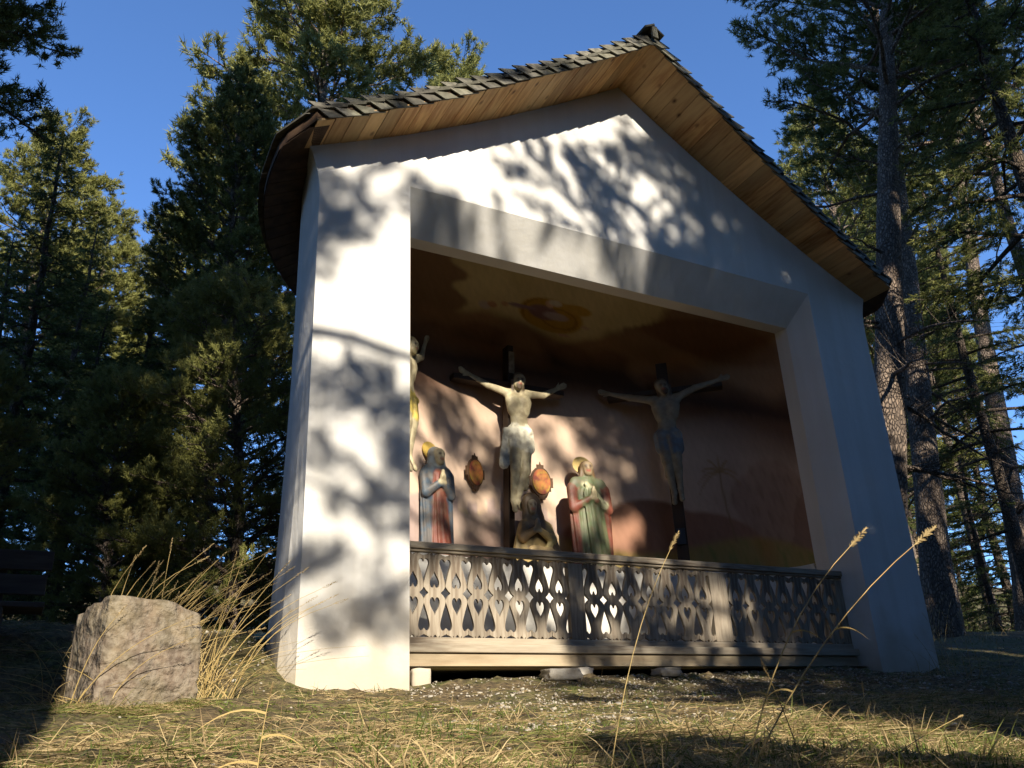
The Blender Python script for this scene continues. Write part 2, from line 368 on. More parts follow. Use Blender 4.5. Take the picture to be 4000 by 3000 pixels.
    for k in range(8):                # palm leaves
        a = .35+k*.42; px, py = .938, .385
        for q in np.linspace(.05, 1, 26):
            x = px+.048*q*math.cos(a); y = py+.036*q*math.sin(a)-.034*q*q*abs(math.cos(a))
            C = mixc(C, (.34, .21, .10), blob(x, y, .0028*(1.2-q)+.0008, .0026, .6)*.5)
    for q in np.linspace(0, 1, 40): C = mixc(C, (.25, .155, .08), blob(.938+.016*q*q, .385-.11*q, .0032, .004, .6)*.5)
    n4 = wob(u*55+2, v*55+9, 10, 18); brush = wob(u*16, v*95+u*30, 7, 18)
    C *= (1+.06*brush+.10*n4)[:, None]
    C *= (1+.12*n2+.10*n1)[:, None]
    return np.clip(C, .01, .9)
na, nh, nd = 300, 110, 90
th = np.linspace(0, np.pi, na+1)
rows = [(1.0, Z0+(ZS-Z0)*k/nh) for k in range(nh)]+[(math.cos(p), ZS+ZD*math.sin(p)) for p in np.linspace(0, math.pi/2*.995, nd)]
sr = np.array([r[0] for r in rows]); zr = np.array([r[1] for r in rows])
PX = NX+NA*np.cos(th)[None]*sr[:, None]; PY = NY+NB*np.sin(th)[None]*sr[:, None]; PZ = np.broadcast_to(zr[:, None], PX.shape)
V = np.stack([PX, PY, PZ], -1).reshape(-1, 3)
I = np.arange(V.shape[0]).reshape(PX.shape)
F = np.stack([I[:-1, :-1], I[1:, :-1], I[1:, 1:], I[:-1, 1:]], -1).reshape(-1, 4)
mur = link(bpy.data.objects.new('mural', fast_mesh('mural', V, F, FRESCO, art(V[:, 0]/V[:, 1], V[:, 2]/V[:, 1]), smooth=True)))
cp(mur); tag(mur, 'mural of a robed figure on clouds above brown hills, palm and rock')
# flat band under the lintel, down-stand behind it, white lower wall, ledge and floor
mb = MB()
quad(mb, (OX0-.5, LY, LZ), (OX1-SX, LY, LZ), (OX1-SX, NY, LZ+.015), (OX0-.5, NY, LZ+.015))
arch = [(NX+NA*math.cos(p), NY+.002, ZS+ZD*math.sin(p)) for p in np.linspace(0, math.pi, 41)]
V = []; 
for (x, y, z) in arch: V += [(x, y, max(z, LZ+.015)), (x, y, LZ+.015)]
mb.add(V, [(2*i, 2*i+2, 2*i+3, 2*i+1) for i in range(40)])
quad(mb, (OX0, NY, -.1), (OX0-.45, NY, -.1), (OX0-.45, NY, LZ+.02), (OX0, NY, LZ+.02))
LB = .84
def ledge_pt(a, b, z): return (NX+(NA-.015)*math.cos(a), NY+b*math.sin(a), z)
A_ = np.linspace(0, math.pi, 61)
V = [ledge_pt(a, LB, .3) for a in A_]+[ledge_pt(a, LB, 1.615) for a in A_]+[ledge_pt(a, NB-.003, 1.62) for a in A_]
mb.add(V, [(i, i+1, 61+i+1, 61+i) for i in range(60)]+[(61+i, 61+i+1, 122+i+1, 122+i) for i in range(60)])
quad(mb, (OX0-.4, YF+.1, .56), (OX1-.05, YF+.1, .56), (OX1-.05, NY+1, .56), (OX0-.4, NY+1, .56))
cp(mb.build('niche_lining', REVEAL))

# roof: half cone behind, gable in front ----------------------------------------------------------
EAVE = 3.42; EAVE_S = 3.62
def yfront(u): return 5.35+.30*(abs(u)/3.42)**1.3
# soffit boards under the gable overhang, laid from the wall outwards
nb = 23; us_ = np.linspace(0, EAVE, nb+1)
for side in (-1, 1):
    for i in range(nb):
        a, b = us_[i]+.003, us_[i+1]-.003; yf = yfront((a+b)/2)+random.uniform(-.004, .004)
        dz = random.uniform(-.003, .003); V = []
        for (u, y) in ((a, yf), (b, yf), (b, 6.03), (a, 6.03)):
            z = gz(u)+.085*(6-y)*(1-u/3.4)+dz
            V.append((CX+side*u, y, z)); V.append((CX+side*u, y, z+.022))
        F = [(0, 2, 4, 6), (1, 7, 5, 3), (0, 1, 3, 2), (2, 3, 5, 4), (4, 5, 7, 6), (6, 7, 1, 0)]
        if side > 0: F = [f[::-1] for f in F]
        o = MB().add(V, F).build('soffit_board', SOFFIT); cp(o)
# roof deck: strips following the plan
def roofpt(u, t, dz=0, ext=0):
    """u distance from ridge, t 0..1 along left side, round the apse, right side"""
    yf = yfront(u)-ext; La = math.pi; L0 = 1.0
    if t < .2: return (CX-u, yf+(YC-yf)*t/.2, gz(u)+dz)
    if t > .8: return (CX+u, YC-(YC-yf)*(t-.8)/.2, gz(u)+dz)
    a = math.pi*(1-(t-.2)/.6); return (CX+u*math.cos(a), YC+u*math.sin(a), gz(u)+dz)
uu = np.linspace(0.001, EAVE_S, 26); tt = np.concatenate([np.linspace(0, .2, 5), np.linspace(.2, .8, 61)[1:], np.linspace(.8, 1, 5)[1:]])
def ucl(u, t):                        # eave overhang grows from the front corner backwards
    lim = EAVE+(EAVE_S-EAVE)*min(1, min(t, 1-t)/.12); return u*lim/EAVE_S
mb = MB()
for dz in (.078, .13):
    V = [roofpt(ucl(u, t), t, dz) for u in uu for t in tt]; n_ = len(tt)
    mb.add(V, [(i*n_+j, i*n_+j+1, (i+1)*n_+j+1, (i+1)*n_+j) for i in range(len(uu)-1) for j in range(n_-1)])
V = []
for t in tt: V += [roofpt(ucl(EAVE_S, t), t, .015), roofpt(ucl(EAVE_S, t), t, .135)]
mb.add(V, [(2*i, 2*i+2, 2*i+3, 2*i+1) for i in range(len(tt)-1)])
V = []
for u in np.linspace(-EAVE, EAVE, 60):
    V += [(CX+u, yfront(u)+.004, gz(u)+.03+.055*(1-abs(u)/3.42)), (CX+u, yfront(u)+.004, gz(u)+.13)]
mb.add(V, [(2*i, 2*i+2, 2*i+3, 2*i+1) for i in range(59)])
cp(mb.build('roof_deck', DARKBOARD))
# board fringe under the side eaves
tb = np.linspace(.03, .97, 95)
for i in range(94):
    if tb[i] > .45: break
    a, b = tb[i], tb[i+1]-.0006; V = []
    for t in (a, b):
        for uo in (HW+.02, ucl(EAVE_S, t)-.01):
            p = roofpt(uo, t, .0); V += [p, (p[0], p[1], p[2]+.016)]
    cp(MB().add(V, [(0, 2, 6, 4), (1, 5, 7, 3), (0, 1, 3, 2), (4, 6, 7, 5), (2, 3, 7, 6), (0, 4, 5, 1)]).build('eave_board', DARKBOARD))
# verge shingles hung along both front slopes
def verge(side, n):
    L = np.linspace(EAVE+.03, .05, n+1)
    for i in range(n):
        u0, u1 = L[i], L[i+1]; wob_ = random.uniform(-.012, .012)
        y = yfront((u0+u1)/2)-.018
        sh = .115; over = .06
        # four corners in (along slope, height) on the front plane; up-slope edge tucked under the next
        zb0, zb1 = gz(u0), gz(u1)
        slope = (zb1-zb0)/(u0-u1)
        ex = lambda k: 0.075*(1-abs((u0+u1)/2)/3.4)*.7
        pts = [(u0-sh, gz(u0-sh)-.012+wob_), (u1-sh-over, gz(max(u1-sh-over, 0))-.006+wob_),
               (u1-over+.02, gz(max(u1-over+.02, 0))+.175+wob_), (u0+.055, gz(u0+.055)+.205+wob_+random.uniform(-.01, .012))]
        V = []
        for k, (u, z) in enumerate(pts):
            front = -.030 if k in (0, 3) else -.004
            back = .035 if k in (2, 3) else 0
            u = max(u, -.03)
            z += .085*(6-y)*(1-min(abs(u), 3.4)/3.4)
            V.append((CX+side*u, y+front+back*1.6, z)); V.append((CX+side*u, y+front+back*1.6+.016, z+.002))
        F = [(0, 2, 4, 6), (1, 7, 5, 3), (0, 1, 3, 2), (2, 3, 5, 4), (4, 5, 7, 6), (6, 7, 1, 0)]
        if side > 0: F = [f[::-1] for f in F]
        cp(MB().add(V, F).build('verge_shingle', SHINGLE))
verge(-1, 24); verge(1, 24)
# main covering: overlapping courses, one joined part
cols = MB(); rs = random.Random(5)
ncr = 22
for r in range(ncr):
    u_lo = EAVE_S+.05-r*(EAVE_S/ncr); u_hi = u_lo-.30
    if u_hi < .03: u_hi = .03
    t = -.01
    while t < 1.0:
        uu_ = max(u_lo, .3)
        dt = (.14+rs.uniform(-.03, .03))*(.6/(math.pi*uu_)) if .2 < t < .8 else .14*.2/.85
        a, b = max(t, 0), min(t+dt*.97, 1); t += dt
        if b-a < 1e-3: continue
        lift = .143+rs.uniform(0, .008); V = []
        e0 = .02 if a < .001 or b > .999 else 0
        for tq in (a, b):
            for (u, dz) in ((ucl(u_lo, tq) if r else u_lo-(EAVE_S-ucl(EAVE_S, tq)), lift), (ucl(u_hi, tq), .118)):
                p = roofpt(u, tq, dz, ext=e0); V += [p, (p[0], p[1], p[2]-.02)]
        cols.add(V, [(0, 2, 6, 4), (1, 5, 7, 3), (0, 1, 3, 2), (4, 6, 7, 5), (2, 3, 7, 6), (0, 4, 5, 1)])
o = cp(cols.build('shingle_courses', SHINGLE)); tag(o, kind='stuff')
# ridge shingles at the point of the gable, standing a little above the slopes
for (dx, w_, rz, yy) in ((-.065, .15, .55, 5.28), (.06, .17, -.62, 5.30), (-.065, .15, .55, 5.62), (.06, .17, -.62, 5.64)):
    mb = MB().box(-w_/2, w_/2, 0, .38, -.010, .010)
    o = mb.build('ridge_shingle', SHINGLE); o.location = (CX+dx, yy, 6.905); o.rotation_euler = (rad(1), -rz, 0)
    o.parent = chapel; o.matrix_parent_inverse = PARENT_INV
cp(MB().box(CX-.035, CX+.035, 5.29, 5.315, 6.775, 6.93).build('gable_peak_board', SHINGLE))

# ------------------------------------------------------------------ carved balustrade
RY = 6.20
rail = empty('carved_wooden_railing', (4.9, RY, .55), 'weathered wooden railing of fretwork boards with heart cut-outs across the niche', 'railing')
RINV = Matrix.Translation((-4.9, -RY, -.55))
def rp(o): o.parent = rail; o.matrix_parent_inverse = RINV; return o
XL, XR = OX0+.01, 7.235
def bev(o, w_=.006):
    m = o.modifiers.new('bevel', 'BEVEL'); m.width = w_; m.segments = 2; m.limit_method = 'ANGLE'; return o
rp(bev(MB().box(XL, XR, RY-.035, RY+.075, 1.435, 1.487).build('top_rail', RAILW)))
rp(bev(MB().box(XL, XR, RY-.018, RY+.03, 1.412, 1.433).build('rail_moulding', RAILW)))
rp(bev(MB().box(XL, XR, RY-.012, RY+.05, .725, .775).build('bottom_rail', RAILW)))
rp(bev(MB().box(XL, XR, RY-.075, RY+.08, .660, .722).build('sill_board', RAILW)))
rp(bev(MB().box(XL+.01, XR-.02, RY-.05, RY+.10, .545, .657).build('base_beam', BEAMW), .01))
# baluster outline: half void width as a function of height fraction
BW, BZ0, BZ1 = .193, .774, 1.410
_vp = [(.27, .0), (.235, .004), (.13, .022), (.012, .04), (.010, .07), (.010, .108), (.06, .090), (.12, .078), (.20, .088), (.25, .125), (.245, .165), (.20, .225), (.13, .295), (.065, .355), (.012, .410),
       (.012, .440), (.055, .465), (.115, .492), (.205, .520), (.115, .548), (.055, .575), (.012, .600), (.045, .660), (.105, .735), (.175, .805), (.235, .860), (.240, .895), (.195, .922), (.120, .930), (.055, .918), (.010, .898),
       (.010, .960), (.13, .978), (.235, .996), (.27, 1.0)]
def smooth(p, sub=4):                  # Catmull-Rom through the drawn points
    p = [p[0]]+p+[p[-1]]; o = []
    for i in range(1, len(p)-2):
        for k in range(sub):
            t = k/sub; o.append(tuple(.5*((2*p[i][j])+(-p[i-1][j]+p[i+1][j])*t+(2*p[i-1][j]-5*p[i][j]+4*p[i+1][j]-p[i+2][j])*t*t+(-p[i-1][j]+3*p[i][j]-3*p[i+1][j]+p[i+2][j])*t**3) for j in (0, 1)))
    return o+[p[-1]]
H = BZ1-BZ0
def heart(cx, zt, zl, wdt, n=26):
    """zt = tip height fraction, zl = lobe side height fraction"""
    pts = []
    for k in range(n):
        t = 2*math.pi*k/n
        x = 16*math.sin(t)**3/16; y = (13*math.cos(t)-5*math.cos(2*t)-2*math.cos(3*t)-math.cos(4*t)+17)/29
        pts.append((cx+x*wdt*BW, BZ0+H*(zt+(zl-zt)*y)))
    return pts
def flat_cut(name, outline, holes, th, matl):
    """flat board in the XZ plane cut to an outline with holes, th thick"""
    from mathutils.geometry import delaunay_2d_cdt
    loops = [outline]+holes; pts = []; edges = []
    for lp in loops:
        b0 = len(pts); pts += [Vector((x*10, z*10)) for x, z in lp]; edges += [(b0+i, b0+(i+1) % len(lp)) for i in range(len(lp))]
    vo, eo, fo, _, oe, _ = delaunay_2d_cdt(pts, edges, [], 0, 1e-5)
    def inside(x, z):
        k = 0
        for lp in loops:
            for i in range(len(lp)):
                (x0, z0), (x1, z1) = lp[i], lp[(i+1) % len(lp)]
                if (z0 > z) != (z1 > z) and x < (x1-x0)*(z-z0)/(z1-z0)+x0: k += 1
        return k % 2
    V = [(v.x/10, v.y/10) for v in vo]; T = []
    for f in fo:
        cx = sum(V[i][0] for i in f)/3; cz = sum(V[i][1] for i in f)/3
        if inside(cx, cz): T.append(tuple(f))
    cnt = {}
    for f in T:
        for i in range(3): e = (f[i], f[(i+1) % 3]); cnt[e] = 1
    n = len(V); mb = MB()
    P3 = [(x, -th/2, z) for x, z in V]+[(x, th/2, z) for x, z in V]
    F = list(T)+[(a+n, c_+n, b_+n) for a, b_, c_ in T]
    for (a, b_) in cnt:
        if (b_, a) not in cnt: F.append((b_, a, a+n, b_+n))
    mb.add(P3, F); me = mb.mesh(name, matl)
    bm = bmesh.new(); bm.from_mesh(me); bmesh.ops.delete(bm, geom=[v for v in bm.verts if not v.link_faces], context='VERTS'); bmesh.ops.recalc_face_normals(bm, faces=bm.faces); bm.to_mesh(me); bm.free()
    return me
right_o = [((.5-max(w_*1.07, .006))*BW, BZ0+H*v) for w_, v in smooth(_vp)]; left_o = [(-x, z) for x, z in right_o][::-1]
def scal(v, x):  return 0
# scalloped ends: two lobes per board
bot = [(-.23*BW+.46*BW*k/12, BZ0+H*.034*(abs(math.cos(math.pi*k/6)))**2.2) for k in range(1, 12)]
topo = [(.23*BW-.46*BW*k/12, BZ1-H*.034*(abs(math.cos(math.pi*k/6)))**2.2) for k in range(1, 12)]
outline = bot+right_o+topo+left_o
bal_me = flat_cut('baluster', outline, [heart(0, .785, .578, .215), heart(0, .252, .470, .225)], .024, WEATHER)
post_x = [(3.965, 4.115), (5.50, 5.70)]
secs = [(XL, post_x[0][0]), (post_x[0][1], post_x[1][0]), (post_x[1][1], XR-.10)]
for (a, b) in secs:
    n = round((b-a)/BW); pw = (b-a)/n
    for i in range(n):
        o = link(bpy.data.objects.new('baluster', bal_me)); o.location = (a+(i+.5)*pw, RY+.012, 0); o.scale = (pw/BW, 1, 1)
        o.rotation_euler = (0, rad(random.uniform(-.35, .35)), 0); rp(o)
for (a, b) in post_x+[(XR-.10, XR)]:
    rp(bev(MB().box(a, b, RY-.006, RY+.05, .776, 1.399).build('post', WEATHER), .005))
# stones that carry the beam
def stone(name, x, y, z, sx, sy, sz, seed, matl, label, cat, group=None, rough=.16, sub=2):
    bm = bmesh.new(); bmesh.ops.create_cube(bm, size=2)
    bmesh.ops.subdivide_edges(bm, edges=bm.edges[:], cuts=4 if sub > 1 else 2, use_grid_fill=True)
    rg = random.Random(seed); from mathutils import noise
    for v in bm.verts:
        p = v.co.copy(); r = max(abs(p.x), abs(p.y), abs(p.z)); q = p.normalized()*1.25; p = p.lerp(q, .28)
        d = noise.noise(p*1.3+Vector((seed*3.1, 0, 0)))*rough+noise.noise(p*3.5+Vector((seed, 5, 0)))*rough*.45
        p = p*(1+d); v.co = (p.x*sx, p.y*sy, p.z*sz)
    me = bpy.data.meshes.new(name); bm.to_mesh(me); bm.free(); me.materials.append(matl)
    me.polygons.foreach_set('use_smooth', [True]*len(me.polygons))
    o = link(bpy.data.objects.new(name, me)); o.location = (x, y, z); o.rotation_euler = (0, 0, rg.uniform(-.15, .15))
    return tag(o, label, cat, group)
stone('support_stone', 2.60, 6.16, .47, .07, .08, .075, 1, PLASTER, 'small whitewashed block under the beam beside the lit pier', 'stone', rough=.05)
stone('support_stone', 3.98, 6.20, .48, .10, .12, .07, 2, STONE, 'beige stone propping the middle of the railing beam', 'stone', rough=.2)
stone('loose_stone', 3.66, 5.92, float(ground(3.66, 5.92))+.03, .13, .10, .045, 3, STONE, 'pale flat stone lying in front of the beam, left of the beige prop', 'stone', rough=.25)
stone('loose_stone', 4.70, 5.95, float(ground(4.70, 5.95))+.03, .10, .09, .035, 4, STONE, 'small grey-white stone lying in front of the beam between prop and shade', 'stone', rough=.25)

# ------------------------------------------------------------------ carved figures (signed distance shapes, meshed by surface nets)
def surface_nets(f, org, h):
    nx, ny, nz = f.shape; sg = f < 0
    cs = np.zeros((nx-1, ny-1, nz-1, 3)); cn = np.zeros((nx-1, ny-1, nz-1))
    corner = [(i, j, k) for i in (0, 1) for j in (0, 1) for k in (0, 1)]
    def sl(a, o): return a[o[0]:nx-1+o[0], o[1]:ny-1+o[1], o[2]:nz-1+o[2]]
    for a in range(8):
        for b in range(a+1, 8):
            A, B = corner[a], corner[b]
            if sum(abs(A[i]-B[i]) for i in range(3)) != 1: continue
            fa, fb = sl(f, A), sl(f, B); m = (fa < 0) != (fb < 0)
            t = np.where(m, fa/(fa-fb+1e-12), 0)
            for i in range(3): cs[..., i] += np.where(m, A[i]+t*(B[i]-A[i]), 0)
            cn += m
    act = cn > 0; idx = -np.ones(act.shape, int); idx[act] = np.arange(act.sum())
    gi = np.stack(np.nonzero(act), -1); V = (gi+cs[act]/cn[act][:, None])*h+org
    Q = []
    for ax in range(3):
        o = [(1, 0, 0), (0, 1, 0), (0, 0, 1)][ax]; u = [(0, 1, 0), (0, 0, 1), (1, 0, 0)][ax]; v = [(0, 0, 1), (1, 0, 0), (0, 1, 0)][ax]
        s0 = sg[1:-1, 1:-1, 1:-1]; s1 = sg[1+o[0]:nx-1+o[0], 1+o[1]:ny-1+o[1], 1+o[2]:nz-1+o[2]]
        m = s0 != s1; p = np.stack(np.nonzero(m), -1)+1; flip = s0[m]
        def ci(d): q = p+np.array(d); return idx[q[:, 0], q[:, 1], q[:, 2]]
        nu = tuple(-x for x in u); nv = tuple(-x for x in v); nuv = tuple(a+b for a, b in zip(nu, nv))
        q = np.stack([ci((0, 0, 0)), ci(nu), ci(nuv), ci(nv)], -1)
        ok = (q >= 0).all(1); q = q[ok]; fl = flip[ok]; q[~fl] = q[~fl][:, ::-1]; Q.append(q[:, ::-1])
    return V, np.concatenate(Q)
def carve(name, prims, matl, label, cat, group=None, h=.0105, k=.022, rz=0, origin=(0, 0, 0), fold=None):
    """prims: (a, b, ra, rb, colour, (flatten y)) capsules in local metres; returns a painted mesh object"""
    P = np.array([p[0] for p in prims]+[p[1] for p in prims]); R = max(max(p[2], p[3]) for p in prims)+.04
    lo = P.min(0)-R; hi = P.max(0)+R; n = np.ceil((hi-lo)/h).astype(int)+2
    ax = [lo[i]+h*np.arange(n[i]) for i in range(3)]; G = np.stack(np.meshgrid(*ax, indexing='ij'), -1)
    def dist(pt, p):
        a, b = np.array(p[0], float), np.array(p[1], float); fy = p[5] if len(p) > 5 else 1
        q = pt-a; d = b-a; S = np.array([1, 1/fy, 1]); q = q*S; d = d*S
        t = np.clip((q@d)/(d@d+1e-9), 0, 1); e = q-t[..., None]*d
        r = p[2]+(p[3]-p[2])*t
        if len(p) > 6 and p[6]:
            an = np.arctan2(e[..., 1], e[..., 0]); r = r*(1+p[6]*np.sin(an*9+pt[..., 2]*7))
        return (np.linalg.norm(e, axis=-1)-r)*min(1, fy)
    f = None
    for p in prims:
        d = dist(G, p)
        if f is None: f = d
        else: hh = np.clip(.5+.5*(f-d)/k, 0, 1); f = f*(1-hh)+d*hh-k*hh*(1-hh)
    V, Q = surface_nets(f, lo, h)
    D = np.stack([dist(V, p)+(p[7] if len(p) > 7 else 0) for p in prims], -1); W = np.exp(-(D-D.min(1, keepdims=True))/.004); W /= W.sum(1, keepdims=True)
    Cc = W@np.array([p[4] for p in prims])
    Cc = Cc*(1+.10*np.sin(V[:, :1]*60+V[:, 2:]*25)*np.cos(V[:, 2:]*40+V[:, 1:2]*50))
    o = link(bpy.data.objects.new(name, fast_mesh(name, V, Q, matl, np.clip(Cc, 0, 1), smooth=True)))
    o.location = origin; o.rotation_euler = (0, 0, rz); o.scale = (1.05, .62, 1); return tag(o, label, cat, group)
FL = (.43, .375, .235); FL2 = (.24, .22, .165); HAIR = (.05, .03, .018); WHT = (.70, .67, .54)
def crucified(name, label, hands, elb, sh, head, leg, cloth, flesh, rz, origin, sag=0, drape=None, hair=HAIR, bend=0):
    y = -.10
    P = []
    (hxL, hzL), (hxR, hzR) = hands; (exL, ezL), (exR, ezR) = elb; (sxL, szL), (sxR, szR) = sh; hx, hz, lean = head
    mid = ((sxL+sxR)/2, (szL+szR)/2)
    P += [((sxL, y, szL), (exL, y+.02, ezL), .048, .036, flesh), ((exL, y+.02, ezL), (hxL, y+.035, hzL), .038, .022, flesh),
          ((sxR, y, szR), (exR, y+.02, ezR), .048, .036, flesh), ((exR, y+.02, ezR), (hxR, y+.035, hzR), .038, .022, flesh)]
    for (px, pz, ex, ez) in ((hxL, hzL, exL, ezL), (hxR, hzR, exR, ezR)):       # palms, fingers, thumb
        d = np.array([px-ex, 0, pz-ez]); d = d/np.linalg.norm(d); nrm = np.array([-d[2], 0, d[0]])
        c0 = np.array([px, y+.03, pz]); P.append((tuple(c0), tuple(c0+d*.045), .026, .028, flesh, .6))
        for q, (o_, l_) in enumerate(((-.024, .042), (-.008, .055), (.009, .052), (.025, .038))):
            k0 = c0+d*.055+nrm*o_; k1 = k0+d*l_*.6+np.array([0, -.004, 0]); k2 = k1+d*l_*.4+np.array([0, -.022, 0])
            P += [(tuple(k0), tuple(k1), .0085, .008, flesh), (tuple(k1), tuple(k2), .008, .007, flesh)]
        P.append((tuple(c0+nrm*.024), tuple(c0+nrm*.05+d*.035+np.array([0, -.015, 0])), .010, .008, flesh))
    P += [((sxL+.01, y, szL-.01), (sxR-.01, y, szR-.01), .062, .062, flesh, .8),
          ((mid[0]-.060, y-.02, mid[1]-.10), (mid[0]-.050, y-.01, mid[1]-.20), .092, .078, flesh, .85), ((mid[0]+.060, y-.02, mid[1]-.10), (mid[0]+.050, y-.01, mid[1]-.20), .092, .078, flesh, .85),
          ((mid[0], y+.01, mid[1]-.2), (mid[0]+bend, y, mid[1]-.40), .098, .095, flesh, .75),
          ((mid[0]+bend, y, mid[1]-.40), (mid[0]+bend, y, mid[1]-.48), .098, .112, flesh, .8)]
    P += [((mid[0], y, mid[1]+.02), (hx, y-.05, hz-.06), .045, .042, flesh),
          ((hx+lean*.03, y-.075, hz+.02), (hx-lean*.01, y-.085, hz-.045), .066, .050, flesh),
          ((hx+lean*.035, y-.035, hz+.045), (hx+lean*.02, y-.03, hz-.04), .074, .060, hair),
          ((hx-.055, y-.05, hz+.01), (hx-.06, y-.03, hz-.10), .026, .018, hair), ((hx+.055, y-.05, hz+.01), (hx+.06, y-.03, hz-.10), .026, .018, hair),
          ((hx-lean*.01, y-.115, hz-.055), (hx-lean*.012, y-.118, hz-.085), .034, .020, hair, 1, 0, -.004),
          ((hx, y-.143, hz+.012), (hx, y-.152, hz-.014), .009, .013, flesh),
          ((hx-.026, y-.136, hz+.016), (hx-.022, y-.136, hz+.016), .008, .008, (.05, .035, .025), 1, 0, -.008), ((hx+.026, y-.136, hz+.016), (hx+.022, y-.136, hz+.016), .008, .008, (.05, .035, .025), 1, 0, -.008),
          ((hx-.012, y-.146, hz-.036), (hx+.012, y-.146, hz-.036), .006, .006, (.28, .09, .06), 1, 0, -.006)]
    hipz = mid[1]-.48; hc = mid[0]+bend
    (kL, kR), (aL, aR), (fL, fR) = leg
    for (sx, kk, aa, ff) in ((-.055, kL, aL, fL), (.055, kR, aR, fR)):
        P += [((hc+sx, y, hipz), (kk[0], y-.06, kk[1]), .082, .053, flesh), ((kk[0], y-.06, kk[1]), (aa[0], y+.0, aa[1]), .052, .028, flesh),
              ((kk[0]+.005, y-.02, kk[1]-.10), (kk[0], y, kk[1]-.17), .045, .038, flesh),
              ((aa[0], y+.0, aa[1]), (ff[0], y-.085, ff[1]), .030, .024, flesh), ((ff[0], y-.08, ff[1]), (ff[0], y-.10, ff[1]-.015), .026, .018, flesh)]
    P += [((hc-.05, y, hipz+.03), (hc-.055, y-.025, hipz-.09), .100, .088, cloth, .85, .05, -.012), ((hc+.05, y, hipz+.03), (hc+.065, y-.025, hipz-.12), .100, .090, cloth, .85, .05, -.012),
          ((hc-.09, y-.05, hipz+.05), (hc+.09, y-.07, hipz+.035), .035, .035, cloth, 1, .1, -.014), ((hc+.03, y-.09, hipz+.02), (hc+.045, y-.10, hipz-.16), .030, .020, cloth, 1, .1, -.014)]
    if drape:
        (dx0, dz0), (dx1, dz1) = drape
        P += [((dx0, y-.03, dz0), (dx1, y-.01, dz1), .026, .055, cloth, .6, .12, -.01), ((hc-.1, y-.03, hipz+.05), (dx0, y-.03, dz0), .035, .028, cloth, 1, 0, -.01)]
    return carve(name, P, STATUE, label, 'carving', 'carved crucified figures in the niche', rz=rz, origin=origin, h=.0095, k=.015)
def cross(label, origin, rz, half, zb, ztop, zbot, tilt=0, plaque=True, base_off=(0, 0)):
    e = empty('wooden_cross', origin, label, 'cross', 'dark crosses in the niche', rz)
    def seg(name, a, b, wx, wy):
        a = Vector(a); b = Vector(b); L = (b-a).length
        o = MB().box(-wx/2, wx/2, -wy/2, wy/2, 0, L).build(name, CROSSW, e); o.location = a
        o.rotation_mode = 'QUATERNION'; o.rotation_quaternion = (b-a).to_track_quat('Z', 'Y'); bev(o, .006); return o
    t = math.tan(rad(tilt))
    seg('upright', ((zbot-zb)*t, .002, zbot), ((ztop-zb)*t, .002, ztop), .125, .07)
    seg('crossbeam', (-half[0], -.012, zb), (half[1], -.012, zb), .13, .062)
    return e
# middle cross and figure
K = .985
c1 = cross('dark wooden cross in the middle of the niche with a narrow tablet on top', (4.35*K, 7.76*K, 0), 0, (.69, .67), 3.61, 4.09, 1.62, 2.2)
tb_ = MB().box(-.035, .035, -.012, .012, -.13, .13).build('tablet', mat('tablet_paint', (.16, .13, .09), .7, var=(20, (.30, .25, .18), .7, 3, (1, 1, 1))), c1)
tb_.location = (.022, -.05, 3.885); tb_.rotation_euler = (0, rad(2.2), 0)
fig = crucified('crucified_figure', 'pale carved crucified man with bowed head and white loincloth on the middle cross',
    ((-.50, .045), (.575, .05)), ((-.27, -.055), (.375, -.07)), ((-.055, -.115), (.175, -.095)), (.055, .02, .6),
    (((-.025, -.98), (.095, -.98)), ((-.045, -1.30), (.005, -1.28)), ((-.055, -1.41), (.015, -1.39))), WHT, FL, 0, (4.345*K, 7.73*K, 3.665*K), drape=((-.11, -.55), (-.135, -.92)), bend=.01)
# right and left crosses stand turned towards the centre
TH = rad(42)
c2 = cross('dark wooden cross turned inward before the mural rocks and palm', (6.08, 7.20, 0), -TH, (.65, .65), 3.65, 4.01, 1.62, 0)
pq = MB().box(-.045, .045, -.012, .012, -.085, .085).build('oval_plate', mat('dark_plate', (.03, .035, .05), .4), c2); pq.location = (0, -.05, 1.98)
crucified('crucified_figure', 'grey carved crucified man with dark loincloth and bowed head on the right-hand cross',
    ((-.60, .03), (.61, .03)), ((-.36, -.06), (.34, -.035)), ((-.12, -.13), (.13, -.13)), (.01, .0, -.8),
    (((-.045, -.86), (.06, -.84)), ((-.01, -1.22), (.06, -1.18)), ((-.015, -1.34), (.065, -1.31))), (.12, .16, .20), FL2, -TH, (6.055, 7.18, 3.67), bend=-.015, drape=None)
c3 = cross('dark wooden cross mostly hidden behind the lit pier', (2.84, 7.22, 0), TH, (.60, .36), 3.65, 4.01, 1.62, 0)
crucified('crucified_figure', 'carved crucified man in a yellow loincloth, half hidden by the lit pier',
    ((-.56, .05), (.44, .20)), ((-.36, -.06), (.34, .0)), ((-.12, -.13), (.13, -.13)), (.035, -.03, .8),
    (((-.045, -.84), (.08, -.80)), ((-.03, -1.18), (.06, -1.14)), ((-.03, -1.30), (.065, -1.27))), (.58, .45, .10), FL, TH, (2.87, 7.22, 3.68), bend=.02, hair=(.20, .17, .08))
